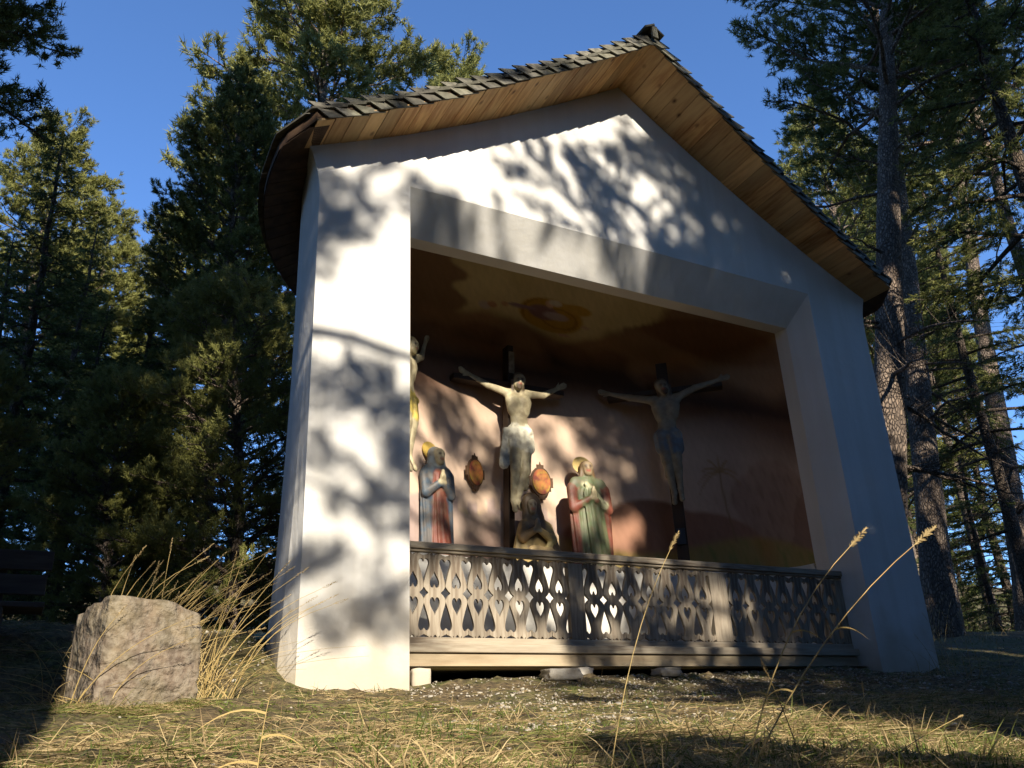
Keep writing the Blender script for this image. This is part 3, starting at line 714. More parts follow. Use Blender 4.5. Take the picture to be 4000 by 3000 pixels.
# standing and kneeling figures on the ledge
def face(P, x, y, z, yaw, flesh, r=.062, dark=(.06, .04, .03)):
    cy, sy = math.cos(yaw), math.sin(yaw)
    def q(a, b, c_): return (x+a*cy+b*sy, y-b*cy+a*sy, z+c_)       # b = forward (towards the viewer)
    P += [(q(0, 0, .02), q(0, .012, -.045), r, r*.78, flesh), (q(0, .058, .012), q(0, .066, -.014), .009, .013, flesh),
          (q(-.024, .052, .016), q(-.02, .052, .016), .008, .008, dark, 1, 0, -.006), (q(.024, .052, .016), q(.02, .052, .016), .008, .008, dark, 1, 0, -.006),
          (q(-.012, .058, -.036), q(.012, .058, -.036), .006, .006, (.35, .10, .07), 1, 0, -.006)]
BL = (.045, .07, .10); RD = (.17, .045, .028); VE = (.20, .235, .25); GR = (.105, .135, .065)
def hands_together(P, x, y, z, flesh, dx=0):
    for sx in (-1, 1):
        P.append(((x+sx*.02, y, z-.03), (x+sx*.012, y-.01, z+.03), .020, .017, flesh, 1, 0, -.008))
        for q in range(4): P.append(((x+sx*.011, y-.022+q*.014, z+.03), (x+sx*.006, y-.026+q*.012, z+.075+.008*(q in (1, 2))), .0075, .006, flesh, 1, 0, -.008))
        P.append(((x+sx*.018, y-.03, z+.0), (x+sx*.010, y-.045, z+.035), .008, .007, flesh, 1, 0, -.008))
# woman in blue
P = [((0, .02, .08), (0, .02, .80), .165, .120, BL, .62, .06), ((-.09, .02, .06), (-.10, .02, .85), .085, .07, BL, .8, .09), ((.09, .02, .06), (.095, .02, .85), .085, .07, BL, .8, .09),
     ((-.085, 0, .88), (.085, 0, .88), .080, .075, BL, .8), ((.02, -.06, .08), (.015, -.06, .55), .095, .06, RD, .8, .10, -.02), ((.01, -.06, .55), (0, -.06, .85), .055, .045, RD, .8, .05, -.014),
     ((0, .0, .93), (.0, -.01, 1.0), .040, .036, FL), ((-.01, .015, 1.07), (-.015, .02, .98), .082, .075, VE), ((-.06, .0, 1.02), (-.085, -.02, .82), .040, .045, VE), ((.055, .0, 1.02), (.07, -.02, .86), .032, .038, VE),
     ((-.13, -.0, .85), (-.13, -.05, .66), .055, .048, BL), ((-.13, -.05, .66), (-.01, -.13, .76), .045, .035, BL), ((.13, -.0, .85), (.13, -.05, .66), .055, .048, BL), ((.13, -.05, .66), (.02, -.13, .76), .045, .035, BL)]
face(P, .012, -.045, 1.05, .25, FL); hands_together(P, .01, -.15, .80, FL)
wm = carve('carved_figure', P, STATUE, 'carved woman in a blue cloak and grey veil with folded hands beside the pier', 'carving', rz=.12, origin=(3.36, 7.50, 1.615), k=.018)
def halo(parent, x, y, z, r, tx=0):
    mb = MB(); n = 28
    mb.add([(r*math.cos(2*math.pi*k/n), yy, r*math.sin(2*math.pi*k/n)) for yy in (-.006, .006) for k in range(n)],
           [tuple(range(n)), tuple(range(2*n-1, n-1, -1))]+[(k, k+n, (k+1) % n+n, (k+1) % n) for k in range(n)])
    o = mb.build('halo', GOLD, parent); o.location = (x, y, z); o.rotation_euler = (rad(-14), 0, tx); return o
halo(wm, -.035, .10, 1.12, .10, .35)
# man in red cloak over green
P = [((0, .02, .08), (0, .02, .85), .205, .150, RD, .60, .06), ((-.13, .0, .10), (-.15, .0, .85), .10, .08, RD, .8, .1), ((.13, .0, .14), (.15, .0, .85), .10, .085, RD, .8, .1),
     ((-.13, .0, .93), (.13, .0, .93), .085, .085, (.10, .12, .07), .8), ((.01, -.07, .05), (.0, -.07, .80), .125, .10, GR, .75, .12, -.03), ((0, -.05, .80), (0, -.03, .96), .09, .06, GR, .8, .05, -.02),
     ((-.05, -.10, .92), (.12, -.11, .72), .030, .035, (.42, .42, .26), .8, .1, -.03), ((0, 0, .97), (0, -.01, 1.06), .042, .038, FL),
     ((0, .025, 1.13), (0, .02, 1.04), .075, .065, (.12, .07, .03)), ((-.055, .0, 1.1), (-.07, .0, 1.0), .028, .03, (.12, .07, .03)), ((.055, .0, 1.1), (.07, .0, 1.0), .028, .03, (.12, .07, .03)),
     ((-.19, 0, .88), (-.20, -.05, .66), .062, .055, RD), ((-.20, -.05, .66), (-.03, -.15, .76), .050, .034, RD), ((.19, 0, .88), (.20, -.05, .66), .062, .055, RD), ((.20, -.05, .66), (.03, -.15, .74), .05, .034, RD)]
face(P, 0, -.04, 1.115, -.2, (.30, .22, .13)); hands_together(P, .0, -.17, .80, FL)
mn = carve('carved_figure', P, STATUE, 'carved man in a red cloak over a green robe standing right of the middle cross', 'carving', rz=-.05, origin=(5.13, 7.50, 1.615), k=.018)
halo(mn, -.02, .10, 1.17, .105, -.2)
# kneeling figure
BR = (.30, .19, .08); GB = (.44, .32, .12)
HD = (.085, .055, .03)
P = [((-.05, .02, .10), (-.06, .02, .30), .235, .185, GB, .5, .05), ((.16, .03, .06), (.10, .02, .24), .16, .13, BR, .6, .07), ((-.20, .02, .06), (-.17, .02, .24), .10, .09, GB, .6, .1),
     ((-.02, .02, .36), (-.04, .02, .47), .185, .13, HD, .6, .03), ((-.05, -.02, .50), (-.07, -.02, .56), .05, .045, FL2),
     ((-.05, .03, .655), (-.04, .03, .52), .105, .115, HD, .8), ((-.16, 0, .40), (-.21, -.08, .27), .06, .05, BR), ((-.21, -.08, .27), (-.11, -.17, .34), .046, .034, BR),
     ((.10, 0, .40), (.12, -.10, .27), .07, .05, GB), ((.12, -.1, .27), (-.05, -.17, .34), .05, .034, GB),
     ((-.12, -.13, .14), (.08, -.13, .11), .055, .07, (.50, .36, .17), .8, .1, -.02), ((.12, -.1, .28), (.02, -.14, .12), .03, .04, (.52, .42, .18), .8, .1, -.02)]
face(P, -.085, -.075, .60, -.25, FL2, .052); hands_together(P, -.09, -.20, .37, FL2)
carve('carved_figure', P, STATUE, 'carved woman kneeling in a brown and gold cloak at the foot of the middle cross', 'carving', rz=.1, origin=(4.43, 7.42, 1.615), k=.018)
# two painted plaques on the wall
PLQ = mat('plaque_paint', (.17, .045, .03), .55, var=[(9, (.50, .34, .05), .8, 2, (1, 1, 1)), (15, (.40, .08, .05), .6, 2, (1, 1, 1))])
PLQD = mat('plaque_rim', (.10, .055, .03), .6)
def plaque(x, y, z, sx, sz, rz, label):
    e = empty('oval_plaque', (x, y, z), label, 'plaque', 'painted oval plaques beside the middle cross', rz)
    out_ = []
    for k in range(96):
        a = 2*math.pi*k/96; r = 1.0; q = abs(((a/(math.pi/2)+.5) % 1)-.5)*90     # degrees off the nearest axis
        if q < 17: r = 1.17+(.05 if 13 < q < 17 else 0)
        out_.append((sx*r*math.cos(a), sz*r*math.sin(a)))
    me = flat_cut('rim', out_, [], .018, PLQD); o = link(bpy.data.objects.new('rim', me), e)
    me2 = flat_cut('painted_panel', [(sx*.86*math.cos(2*math.pi*k/40), sz*.86*math.sin(2*math.pi*k/40)) for k in range(40)], [], .012, PLQ)
    o2 = link(bpy.data.objects.new('painted_panel', me2), e); o2.location = (0, -.013, 0)
    MB().tube([(0, 0, sz*1.15), (0, 0, sz*1.25), (0, 0, sz*1.38)], [.014, .009, .003], 6).build('finial', PLQD, e)
    MB().tube([(0, 0, -sz*1.15), (0, 0, -sz*1.22), (0, 0, -sz*1.30)], [.016, .009, .003], 6).build('finial', PLQD, e)
    return e
plaque(3.88, 7.70, 2.61, .118, .155, .38, 'dark oval plaque with yellow and red flowers, between the veiled woman and the middle cross')
plaque(4.70, 7.76, 2.61, .128, .165, 0, 'dark red oval plaque with lobed rim, between the middle cross and the red-cloaked man')

# ------------------------------------------------------------------ trees
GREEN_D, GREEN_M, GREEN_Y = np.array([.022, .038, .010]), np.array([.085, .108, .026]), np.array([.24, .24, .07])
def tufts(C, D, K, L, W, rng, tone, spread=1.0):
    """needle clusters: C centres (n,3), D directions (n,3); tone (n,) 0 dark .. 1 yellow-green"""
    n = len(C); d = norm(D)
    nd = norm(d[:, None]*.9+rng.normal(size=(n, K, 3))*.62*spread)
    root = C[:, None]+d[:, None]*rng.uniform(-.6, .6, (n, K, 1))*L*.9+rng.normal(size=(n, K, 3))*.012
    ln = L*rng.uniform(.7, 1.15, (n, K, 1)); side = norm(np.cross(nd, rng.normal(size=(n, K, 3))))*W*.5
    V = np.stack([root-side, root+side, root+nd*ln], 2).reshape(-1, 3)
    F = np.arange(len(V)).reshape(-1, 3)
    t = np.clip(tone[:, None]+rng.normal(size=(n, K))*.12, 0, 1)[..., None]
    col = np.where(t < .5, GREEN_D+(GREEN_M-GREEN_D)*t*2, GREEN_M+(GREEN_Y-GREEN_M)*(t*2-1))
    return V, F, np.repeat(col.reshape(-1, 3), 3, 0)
def tree_proto(name, seed, H, r0, cb, R, kind, nbr, K=20, L=.13, W=.016, tone=.5, bark=None, lean=(0, 0), dead=6, twn=9):
    """meshes for one conifer standing at the origin: trunk with limbs, crown of needle clusters"""
    rng = np.random.RandomState(seed); tb = MB()
    hs = np.linspace(0, 1, 14)
    wx = np.cumsum(rng.normal(size=14))*.03; wy = np.cumsum(rng.normal(size=14))*.03
    TP = np.stack([lean[0]*H*hs+wx*hs*2, lean[1]*H*hs+wy*hs*2, H*hs-.4*(hs == 0)], -1)
    TR = r0*(1-hs)**.8*.93+.012; TR[0] *= 1.35; TR[1] *= 1.03
    ht = np.linspace(0, 1, 40); TPf = np.stack([np.interp(ht, hs, TP[:, i]) for i in range(3)], -1); TRf = np.interp(ht, hs, TR)
    tb.tube(TPf, TRf, 14, rough=.035)
    C, D, T = [], [], []
    def branch(h, az, ln, el, droop, bare=False):
        p0 = np.array([np.interp(h, hs, TP[:, i]) for i in range(3)]); rr = np.interp(h, hs, TR)
        n = 8; q = np.linspace(0, 1, n)
        dirh = np.array([math.cos(az), math.sin(az), 0]); perp = np.array([-dirh[1], dirh[0], 0])
        wig = np.cumsum(rng.normal(size=n))*.05*ln
        pts = p0+dirh*(q*ln*math.cos(el))[:, None]+np.array([0, 0, 1])*(q*ln*math.sin(el)-droop*ln*q*q+(.12*ln*q**3 if kind == 'spruce' else 0))[:, None]+perp*(wig*q)[:, None]
        br = max(.010, min(rr*.42, .012+ln*.014)); tb.tube(pts, br*(1-q*.85), 6, cap=False)
        nt2 = int(ln*twn)+3
        for k in range(nt2):
            t = (.12 if bare else .28)+.72*(k+rng.uniform())/nt2; b = np.array([np.interp(t, q, pts[:, i]) for i in range(3)])
            sgn = 1 if k % 2 else -1; a2 = az+sgn*rad(rng.uniform(30, 70))
            tl = (ln*.42*(1-t)+.16+.10*rng.uniform())*rng.uniform(.7, 1.2)
            up = rng.uniform(.05, .5) if kind == 'pine' else rng.uniform(-.45, .05)
            dv = np.array([math.cos(a2), math.sin(a2), up]); dv /= np.linalg.norm(dv)
            m = max(2, int(tl/(.085 if kind == 'pine' else .07))); s2 = (np.arange(m)+1)/m
            e = b+dv*tl
            if bare or rng.uniform() < .8: tb.tube([b, b+dv*tl*.5+np.array([0, 0, -.02]), e], [.008, .006, .003], 3, cap=False)
            if bare: continue
            for s_ in s2:
                if s_ < .30 and tl > .35 and kind == 'pine': continue
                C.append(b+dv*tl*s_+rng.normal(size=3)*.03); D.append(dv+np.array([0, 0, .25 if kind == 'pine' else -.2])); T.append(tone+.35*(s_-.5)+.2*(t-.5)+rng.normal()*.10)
            if kind == 'pine':
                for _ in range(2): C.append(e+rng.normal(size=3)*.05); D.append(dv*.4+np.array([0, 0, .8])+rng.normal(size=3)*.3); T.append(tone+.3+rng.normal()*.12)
        C.append(pts[-1]); D.append(pts[-1]-pts[-2]); T.append(tone+.2)
    for i in range(nbr):
        f = ((i+.5)/nbr)**(.9 if kind == 'pine' else .85); h = cb+(1-cb)*f*.985
        prof_ = {'pine': math.sin(min(1, (1-f)*1.25+.12)*math.pi/2)**.9*(.75+.25*min(1, f*4)), 'spruce': (1-f)**.85*.95+.06}[kind]
        ln = R*prof_*rng.uniform(.65, 1.12)
        el = rad(rng.uniform(8, 34)+25*f) if kind == 'pine' else rad(rng.uniform(-12, 8)+30*f*f)
        branch(h, i*2.399+rng.uniform(-.4, .4), ln, el, rng.uniform(.05, .25) if kind == 'pine' else rng.uniform(.2, .42))
    for i in range(dead):
        branch(rng.uniform(.12, cb), rng.uniform(0, 6.28), R*rng.uniform(.25, .55), rad(rng.uniform(-15, 15)), .2, bare=True)
    C, D, T = np.array(C), np.array(D), np.clip(np.array(T), 0, 1)
    V, F, col = tufts(C, D, K, L, W, rng, T, 1.0 if kind == 'pine' else .75)
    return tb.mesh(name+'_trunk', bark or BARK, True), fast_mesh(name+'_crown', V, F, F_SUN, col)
def put_tree(proto, kind, x, y, label, group, sc_=1, rz=0, tilt=(0, 0), dz=-.15, cat='tree'):
    e = empty(kind, (x, y, float(ground(x, y))+dz), label, cat, group)
    e.rotation_mode = 'ZYX'; e.rotation_euler = (tilt[0], tilt[1], rz); e.scale = (sc_,)*3
    for nm, me in (('trunk', proto[0]), ('crown', proto[1])): link(bpy.data.objects.new(nm, me), e)
    return e
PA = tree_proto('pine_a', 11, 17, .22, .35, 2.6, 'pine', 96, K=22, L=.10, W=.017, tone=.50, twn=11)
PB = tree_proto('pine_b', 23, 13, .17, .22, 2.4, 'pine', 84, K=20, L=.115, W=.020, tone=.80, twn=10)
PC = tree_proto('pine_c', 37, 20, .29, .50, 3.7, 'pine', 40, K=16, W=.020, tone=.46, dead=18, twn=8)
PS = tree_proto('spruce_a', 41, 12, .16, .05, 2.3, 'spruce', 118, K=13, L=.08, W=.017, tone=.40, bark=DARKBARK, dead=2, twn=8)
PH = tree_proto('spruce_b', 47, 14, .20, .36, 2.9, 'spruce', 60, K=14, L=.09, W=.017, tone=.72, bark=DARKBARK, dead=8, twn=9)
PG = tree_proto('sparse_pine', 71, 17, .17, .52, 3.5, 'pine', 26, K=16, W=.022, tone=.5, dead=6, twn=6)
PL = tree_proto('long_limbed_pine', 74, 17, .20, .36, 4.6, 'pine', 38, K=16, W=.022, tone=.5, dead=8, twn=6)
PN = tree_proto('sky_block_pine', 83, 24, .34, .60, 5.2, 'pine', 74, K=14, L=.20, W=.085, tone=.4, dead=4, twn=6)  # unseen high crowns with broad needles, added to block skylight
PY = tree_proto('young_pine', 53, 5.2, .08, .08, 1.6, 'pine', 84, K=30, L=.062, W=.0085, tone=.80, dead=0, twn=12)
GL = 'trees standing left of the chapel'; GR_ = 'trees standing right of the chapel'; GB_ = 'trees behind the photographer'
def plant(rows, group):
    for p, k, x, y, s_, rz, lb, *tl in rows: put_tree(p, k, x, y, lb, group, s_, rz, tilt=tl[0] if tl else (0, 0))
plant([
 (PA, 'pine_tree', -2.05, 9.0, .80, .3, 'dark pine at the far left edge whose branches reach into the sky'),
 (PB, 'pine_tree', -.9, 20, .98, 1.0, 'yellow-green sunlit pine behind the dark one at the left edge'),
 (PB, 'pine_tree', .5, 25, 1.08, 2.2, 'pale sunlit pine with a pointed tip, in the sky gap on the left'),
 (PA, 'pine_tree', 1.95, 12.0, .56, 1.9, 'dark broad pine against the sky just left of the roof'),
 (PB, 'pine_tree', 5.5, 20, 1.82, 4.1, 'tallest sunlit pine rising behind the left eave out of the picture'),
 (PB, 'pine_tree', 2.9, 26, 1.15, 5.0, 'slender sunlit pine half hidden behind the dark broad one'),
 (PS, 'spruce_tree', -.45, 12.5, .62, .8, 'dark low spruce in the shade behind the bench'),
 (PS, 'spruce_tree', 1.0, 13.0, .52, 2.9, 'dark spruce filling the gap below the sky on the left'),
 (PS, 'spruce_tree', 2.9, 15, .66, 4.0, 'dark spruce low behind the broad pine near the chapel wall'),
 (PS, 'spruce_tree', .1, 17, .70, 1.4, 'spruce deep in the wood on the left, behind the darkest one'),
 (PS, 'spruce_tree', 2.0, 18, .66, 5.4, 'spruce deep in the wood seen just left of the chapel'),
 (PS, 'spruce_tree', -.9, 14.5, .55, .3, 'short dark spruce behind the bench, second row'), (PS, 'spruce_tree', 2.0, 13.2, .42, 2.3, 'short dark spruce right of centre in the left wood'),
 (PS, 'spruce_tree', 3.3, 12.6, .40, 1.3, 'short dark spruce close behind the chapel wall'), (PS, 'spruce_tree', .3, 11.6, .38, 3.3, 'short dark spruce low behind the boulder'),
 (PS, 'spruce_tree', 1.35, 11.2, .30, 5.3, 'small dark spruce behind the tall dry grass'),
 (PY, 'young_pine', 1.95, 9.6, .92, .5, 'young light green pine close beside the chapel wall'),
 (PY, 'young_pine', .75, 10.6, .60, 2.5, 'small bushy pine low in the shade behind the dry grass'),
 (PY, 'young_pine', -.9, 9.6, .55, 3.5, 'small bushy pine just behind the bench'),
], GL)
plant([(PB, 'pine_tree', 12.2, 25, 1.86, .4, 'distant pine tip showing above the left roof slope'),
 (PB, 'pine_tree', 27, 20, 1.78, 2.4, 'sunlit pine behind the right roof slope'),
 (PB, 'pine_tree', 35.5, 25, 1.98, 3.4, 'distant yellow-green pine top between roof and big trunk')], 'treetops above the roof')
plant([(PC, 'pine_tree', 9.9, 8.0, 1.0, 2.6, 'tall leaning pine with scaly sunlit bark right behind the roof corner', (0, rad(17.5))),
 (PC, 'pine_tree', 13.95, 10.0, 1.0, 4.4, 'second thick pine trunk directly right of the leaning one', (0, rad(10))),
 (PC, 'pine_tree', 19.8, 12.0, 1.05, .9, 'thick pine trunk near the right edge of the picture', (0, rad(11))),
 (PC, 'pine_tree', 17.2, 15, .6, 1, 'thin trunk deep in the shade between the two thickest right-hand pines'), (PC, 'pine_tree', 24, 15.5, .65, 2, 'thin sunlit-topped trunk farther back on the right'),
 (PS, 'spruce_tree', 15.2, 14.0, .75, 3, 'dark spruce behind the second thick trunk'), (PS, 'spruce_tree', 19.5, 17, .9, 4, 'dark spruce in the middle of the right-hand wood'),
 (PS, 'spruce_tree', 24, 19, 1.0, 5, 'large dark spruce deep in the right-hand wood'), (PH, 'spruce_tree', 13.6, 6.3, 1.05, 1.2, 'spruce at the right edge holding bright green sunlit branches'),
 (PG, 'pine_tree', 17.2, 8.6, 1.1, 2.2, 'spreading pine whose limbs cross the upper right corner'), (PS, 'spruce_tree', 29, 18, 1.1, .5, 'spruce at the far right against the sky'),
 (PC, 'pine_tree', 22, 22, .65, 5.2, 'distant bare trunk among the spruces'), (PC, 'pine_tree', 27, 24, .7, .2, 'farthest bare trunk on the right'),
 (PH, 'spruce_tree', 18.5, 11.0, .85, 2.6, 'shaded spruce between the second and the rightmost thick trunk'),
 (PS, 'spruce_tree', 33, 24, 1.2, 1.5, 'spruce beyond the farthest trunk on the right'),
 (PS, 'spruce_tree', 27, 27, .8, 2.5, 'faint spruce at the back of the right-hand wood, nearest the chapel'), (PS, 'spruce_tree', 36, 28, .9, 3.5, 'faint spruce at the back of the right-hand wood, middle'),
 (PS, 'spruce_tree', 31, 21, .7, 4.5, 'lower dark spruce in the right-hand wood near its back'), (PS, 'spruce_tree', 41, 30, 1.0, .7, 'faint spruce at the back of the right-hand wood, outermost'), (PS, 'spruce_tree', 22.5, 14.5, .6, 1.7, 'short dark spruce between the right-hand trunks')], GR_)
# trees on the sunny side, behind the camera: some throw the dappled shade, others are added to block skylight
fx = lambda xf, y: xf-SUN_A*(6-y)      # where a tree must stand to shade the front wall at xf
rows = [(PG, 'pine_tree', fx(-.5, -3), -3.0, .78, 4.1, 'pine close behind the photographer whose limbs shade the lit pier'),
 (PL, 'pine_tree', fx(5.72, -6), -6.0, .95, 1.1, 'pine whose trunk throws the upright shadow on the gable'),
 (PG, 'pine_tree', fx(-.2, -7.5), -7.5, 1.0, 2.8, 'pine dappling the lit pier from the sunny side'),
 (PA, 'pine_tree', fx(8.0, -6.8), -6.8, 1.0, 3.8, 'pine in front of the right-hand pier'),
 (PS, 'spruce_tree', fx(9.3, -6), -6.0, 1.25, .8, 'spruce in front of the right end of the chapel'),
 (PS, 'spruce_tree', fx(6.9, -9), -9.0, 1.35, 2.2, 'dense spruce shading the right part of the niche'),
 (PS, 'spruce_tree', fx(8.3, -11), -11.0, 1.5, 5.2, 'large spruce behind the one shading the niche')]
for i, (x, y, k, p, s_) in enumerate([(fx(6.15, -8.5), -8.5, 'pine_tree', PG, .9), (fx(8.0, -10), -10, 'pine_tree', PA, 1.25), (fx(7.2, -4.6), -4.6, 'spruce_tree', PS, .95), (13, -5, 'spruce_tree', PS, 1.3), (15, -9, 'pine_tree', PA, 1.3),
   (20, -8, 'pine_tree', PA, 1.3), (-4.5, -4, 'spruce_tree', PS, 1.3), (-6, 0, 'spruce_tree', PS, 1.5), (-6.5, 4, 'pine_tree', PA, 1.2), (-5, 8, 'spruce_tree', PS, 1.5), (-8, -8, 'pine_tree', PA, 1.4), (-3, -9, 'spruce_tree', PS, .75),
   (0, -10, 'spruce_tree', PS, .62), (2.6, -9.5, 'spruce_tree', PS, .55), (4.6, -12, 'spruce_tree', PS, .72), (-2, -16, 'spruce_tree', PS, 1.0), (1.5, -17, 'spruce_tree', PS, 1.05), (5, -19, 'spruce_tree', PS, 1.1), (9, -17, 'spruce_tree', PS, 1.6), (-7, -15, 'spruce_tree', PS, 1.5),
   (-8.5, -3.5, 'pine_tree', PN, 1.0), (5.9, -2.4, 'pine_tree', PN, 1.0), (10.2, -2.2, 'pine_tree', PN, 1.0), (-1.9, -7.0, 'pine_tree', PN, 1.02), (5.4, -8, 'pine_tree', PN, 1.25), (-5.0, -12, 'pine_tree', PN, .95), (5.9, -15, 'pine_tree', PN, 1.6), (10, -12, 'pine_tree', PN, 1.4), (8.0, -5.5, 'pine_tree', PN, 1.1)]):
    rows.append((p, k, x, y, s_, i*1.7, '%s number %s unseen behind the photographer, shading the scene' % (k.replace('_', ' '), 'x')))
rows = [r if i < 7 else r[:6]+('unseen tall conifer shading the scene from behind the photographer',) for i, r in enumerate(rows)]
rows += [(PY, 'young_pine', 4.4, -1.2, .74, 1.0, 'unseen young pine added to shade the lower right foreground'), (PY, 'young_pine', 4.6, -2.0, 1.0, 2.0, 'second unseen young pine added to shade the lower right foreground'),  # unseen young pines added to cast shade on the foreground
 (PY, 'young_pine', 1.35, -2.4, .66, 3.0, 'small unseen young pine added to shade the middle foreground'), (PY, 'young_pine', 6.4, -1.0, 1.05, 4.0, 'third unseen young pine added to shade the ground before the right pier')]
plant(rows, GB_)
PD = tree_proto('sky_block_spruce', 91, 13, .17, .02, 2.6, 'spruce', 110, K=9, L=.16, W=.060, tone=.3, bark=DARKBARK, dead=0, twn=6)  # unseen spruces added all round behind the camera to cut skylight
rw = random.Random(12); wood = []
for gx in np.arange(-22, 34, 4.3):
    for gy in np.arange(-27, 4.5, 4.3):
        x, y = gx+rw.uniform(-1, 1), gy+rw.uniform(-1, 1)
        if math.hypot(x+.3, y+.5) < 3.2 or (y > -1.5 and -3 < x < 12): continue
        if y > 0 and x < 12+3.0*y and x > -3.5: continue
        xf = x+SUN_A*(6-y); top = 13*1.55
        if -2.6 < xf < 8.0: top = min(top, SUN_T*(1.0-y)-float(ground(x, y))-.2)
        sc__ = min(top/13, rw.uniform(.75, 1.05) if x < 0 else (rw.uniform(.45, .75) if y > -9 and x > 12 else rw.uniform(.9, 1.3)))
        if sc__ < .3: continue
        wood.append((PD, 'spruce_tree', x, y, sc__, rw.uniform(0, 6), 'unseen tall conifer shading the scene from behind the photographer'))
plant(wood, GB_)
# half-dead pine added on the sunny side, limbs shaped so their shadows cross the lit pier
mbt = MB(); mbt.tube([(0, 0, -.3), (.02, 0, 4), (-.03, .02, 8), (0, 0, 11.5)], [.17, .13, .10, .03], 12, rough=.04)
def limb(z0, pts, r0):
    P_ = np.array([(0, 0, z0)]+pts, float); q_ = np.linspace(0, 1, 16); k_ = np.linspace(0, 1, len(P_))
    C_ = np.stack([np.interp(q_, k_, P_[:, i]) for i in range(3)], -1)+np.random.RandomState(int(z0*10)).normal(size=(16, 3))*.02; mbt.tube(C_, r0*(1-.8*q_), 7, rough=.08)
    rl = np.random.RandomState(int(z0*7)+1)
    for k in range(14):
        b_ = C_[rl.randint(4, 16)]; d_ = np.array([rl.uniform(-.2, .9), rl.uniform(-.3, .3), rl.uniform(-.9, .9)])*rl.uniform(.15, .5); mbt.tube([b_, b_+d_*.5+(0, 0, .03), b_+d_], [.010, .007, .003], 4, cap=False)
limb(8.85, [(1.0, 0, 9.05), (2.2, 0, 9.25), (3.2, .1, 9.05), (4.6, .2, 8.7)], .075)
limb(8.0, [(1.2, 0, 8.15), (2.4, 0, 7.95), (3.6, .1, 7.8)], .032)
limb(10.6, [(.9, 0, 11.0), (2.0, 0, 11.5), (3.4, .1, 11.55), (4.8, .2, 12.0)], .045)
limb(7.4, [(-.8, .1, 7.6), (-1.6, .2, 7.3)], .04)
e = empty('limb_shade_pine', (fx(-.35, -4), -4, float(ground(fx(-.35, -4), -4))), 'unseen half-dead pine added so its bare limbs shade the lit pier', 'tree'); e.rotation_euler = (0, 0, 0)
mbt.build('trunk', BARK, e, True)
# thick pine added out of view to cast the dark shadow over the left foreground
BT = tree_proto('foreground_shade_pine', 61, 15, .50, .62, 2.6, 'pine', 40, K=14, W=.02, tone=.45, dead=3)
put_tree(BT, 'pine_tree', -.80, -1.0, 'unseen thick pine added beside the photographer to shade the left foreground', None, 1, .5)

# ------------------------------------------------------------------ grass, moss, gravel
rg = np.random.RandomState(99)
def scatter(n, y0, y1, xa, xb, fall=1.4):
    y = (y0**(1-fall)+(y1**(1-fall)-y0**(1-fall))*rg.uniform(size=n))**(1/(1-fall))
    x = y*(xa+(xb-xa)*rg.uniform(size=n)); return x, y
def blades(x, y, L, W, el, az, col, droop=.6, seg=3):
    n = len(x); base = np.stack([x, y, ground(x, y)-.008], -1)
    d = np.stack([np.cos(az)*np.cos(el), np.sin(az)*np.cos(el), np.sin(el)], -1)
    side = norm(np.cross(d, rg.normal(size=(n, 3))))*W[:, None]*.5
    q = np.linspace(0, 1, seg+1); rows = []
    for k, t in enumerate(q):
        p = base+d*(L*t)[:, None]; p[:, 2] -= droop*L*t*t*np.cos(el)
        p[:, 2] = np.maximum(p[:, 2], base[:, 2]+.012+.010*rg.uniform(size=n)*(t > 0))
        wv = (1-t)**.7
        if k < seg: rows += [p-side*wv, p+side*wv]
        else: rows += [p]
    V = np.stack(rows, 1); m = V.shape[1]; o = (np.arange(n)*m)[:, None]; F = []
    for k in range(seg-1):
        a = 2*k; F += [o+[a, a+1, a+3], o+[a, a+3, a+2]]
    F.append(o+[2*seg-2, 2*seg-1, 2*seg])
    return V.reshape(-1, 3), np.concatenate(F), np.repeat(col, m, 0)
def keep_off(x, y):                    # not inside the chapel
    return ~(((x > 1.6)&(x < 8.25)&(y > 6.0)) | ((y > 5.75)&(x > 2.5)&(x < 7.3)))
def gravel_mask(x, y):
    a = sstep(4.3, 4.9, y)*(1-sstep(5.9, 6.3, y))*sstep(2.0, 2.6, x)
    b = np.exp(-((x-1.35)/.35)**2-((y-6.5)/.55)**2)
    c_ = np.exp(-((x-2.6-.2*(y-3.4))/.8)**2-((y-3.7)/.5)**2)*.8
    return np.clip(a+b+c_, 0, 1)*(.6+.4*np.clip(wob(x*2, y*2, 4, 14)*1.5+.5, 0, 1))
tx, ty = scatter(5200, .95, 7.6, -.10, 2.15, 1.3)                      # tussock centres
k = rg.randint(0, len(tx), 100000); sp_ = .02+.035*ty[k]**.5
x = tx[k]+rg.normal(size=len(k))*sp_; y = ty[k]+rg.normal(size=len(k))*sp_; ta = rg.uniform(0, 6.28, len(tx))[k]
x2, y2 = scatter(50000, .95, 7.6, -.10, 2.15)
x3 = rg.uniform(.18, .92, 2600); y3 = rg.uniform(4.72, 5.02, 2600); x2 = np.concatenate([x2, x3]); y2 = np.concatenate([y2, y3])
x = np.concatenate([x, x2]); y = np.concatenate([y, y2]); ta = np.concatenate([ta, rg.uniform(0, 6.28, len(x2))])
cl = wob(x*1.5, y*1.5, 3, 12); m = (y > .9)&keep_off(x, y)&(rg.uniform(size=len(x)) > gravel_mask(x, y)*.90)&(rg.uniform(size=len(x)) < .62+.9*(cl+.3))
x, y, cl, ta = x[m], y[m], cl[m], ta[m]; n = len(x)
az = ta+rg.normal(size=n)*.75
tone = rg.uniform(size=(n, 1)); col = np.array([.56, .44, .23])*(1-tone)+np.array([.27, .185, .09])*tone
gr = (rg.uniform(size=n) < .20+.35*np.clip(wob(x*.9+4, y*.9, 2, 9), 0, 1))[:, None]; col = np.where(gr, np.array([.17, .19, .045])*(.6+.6*tone), col)
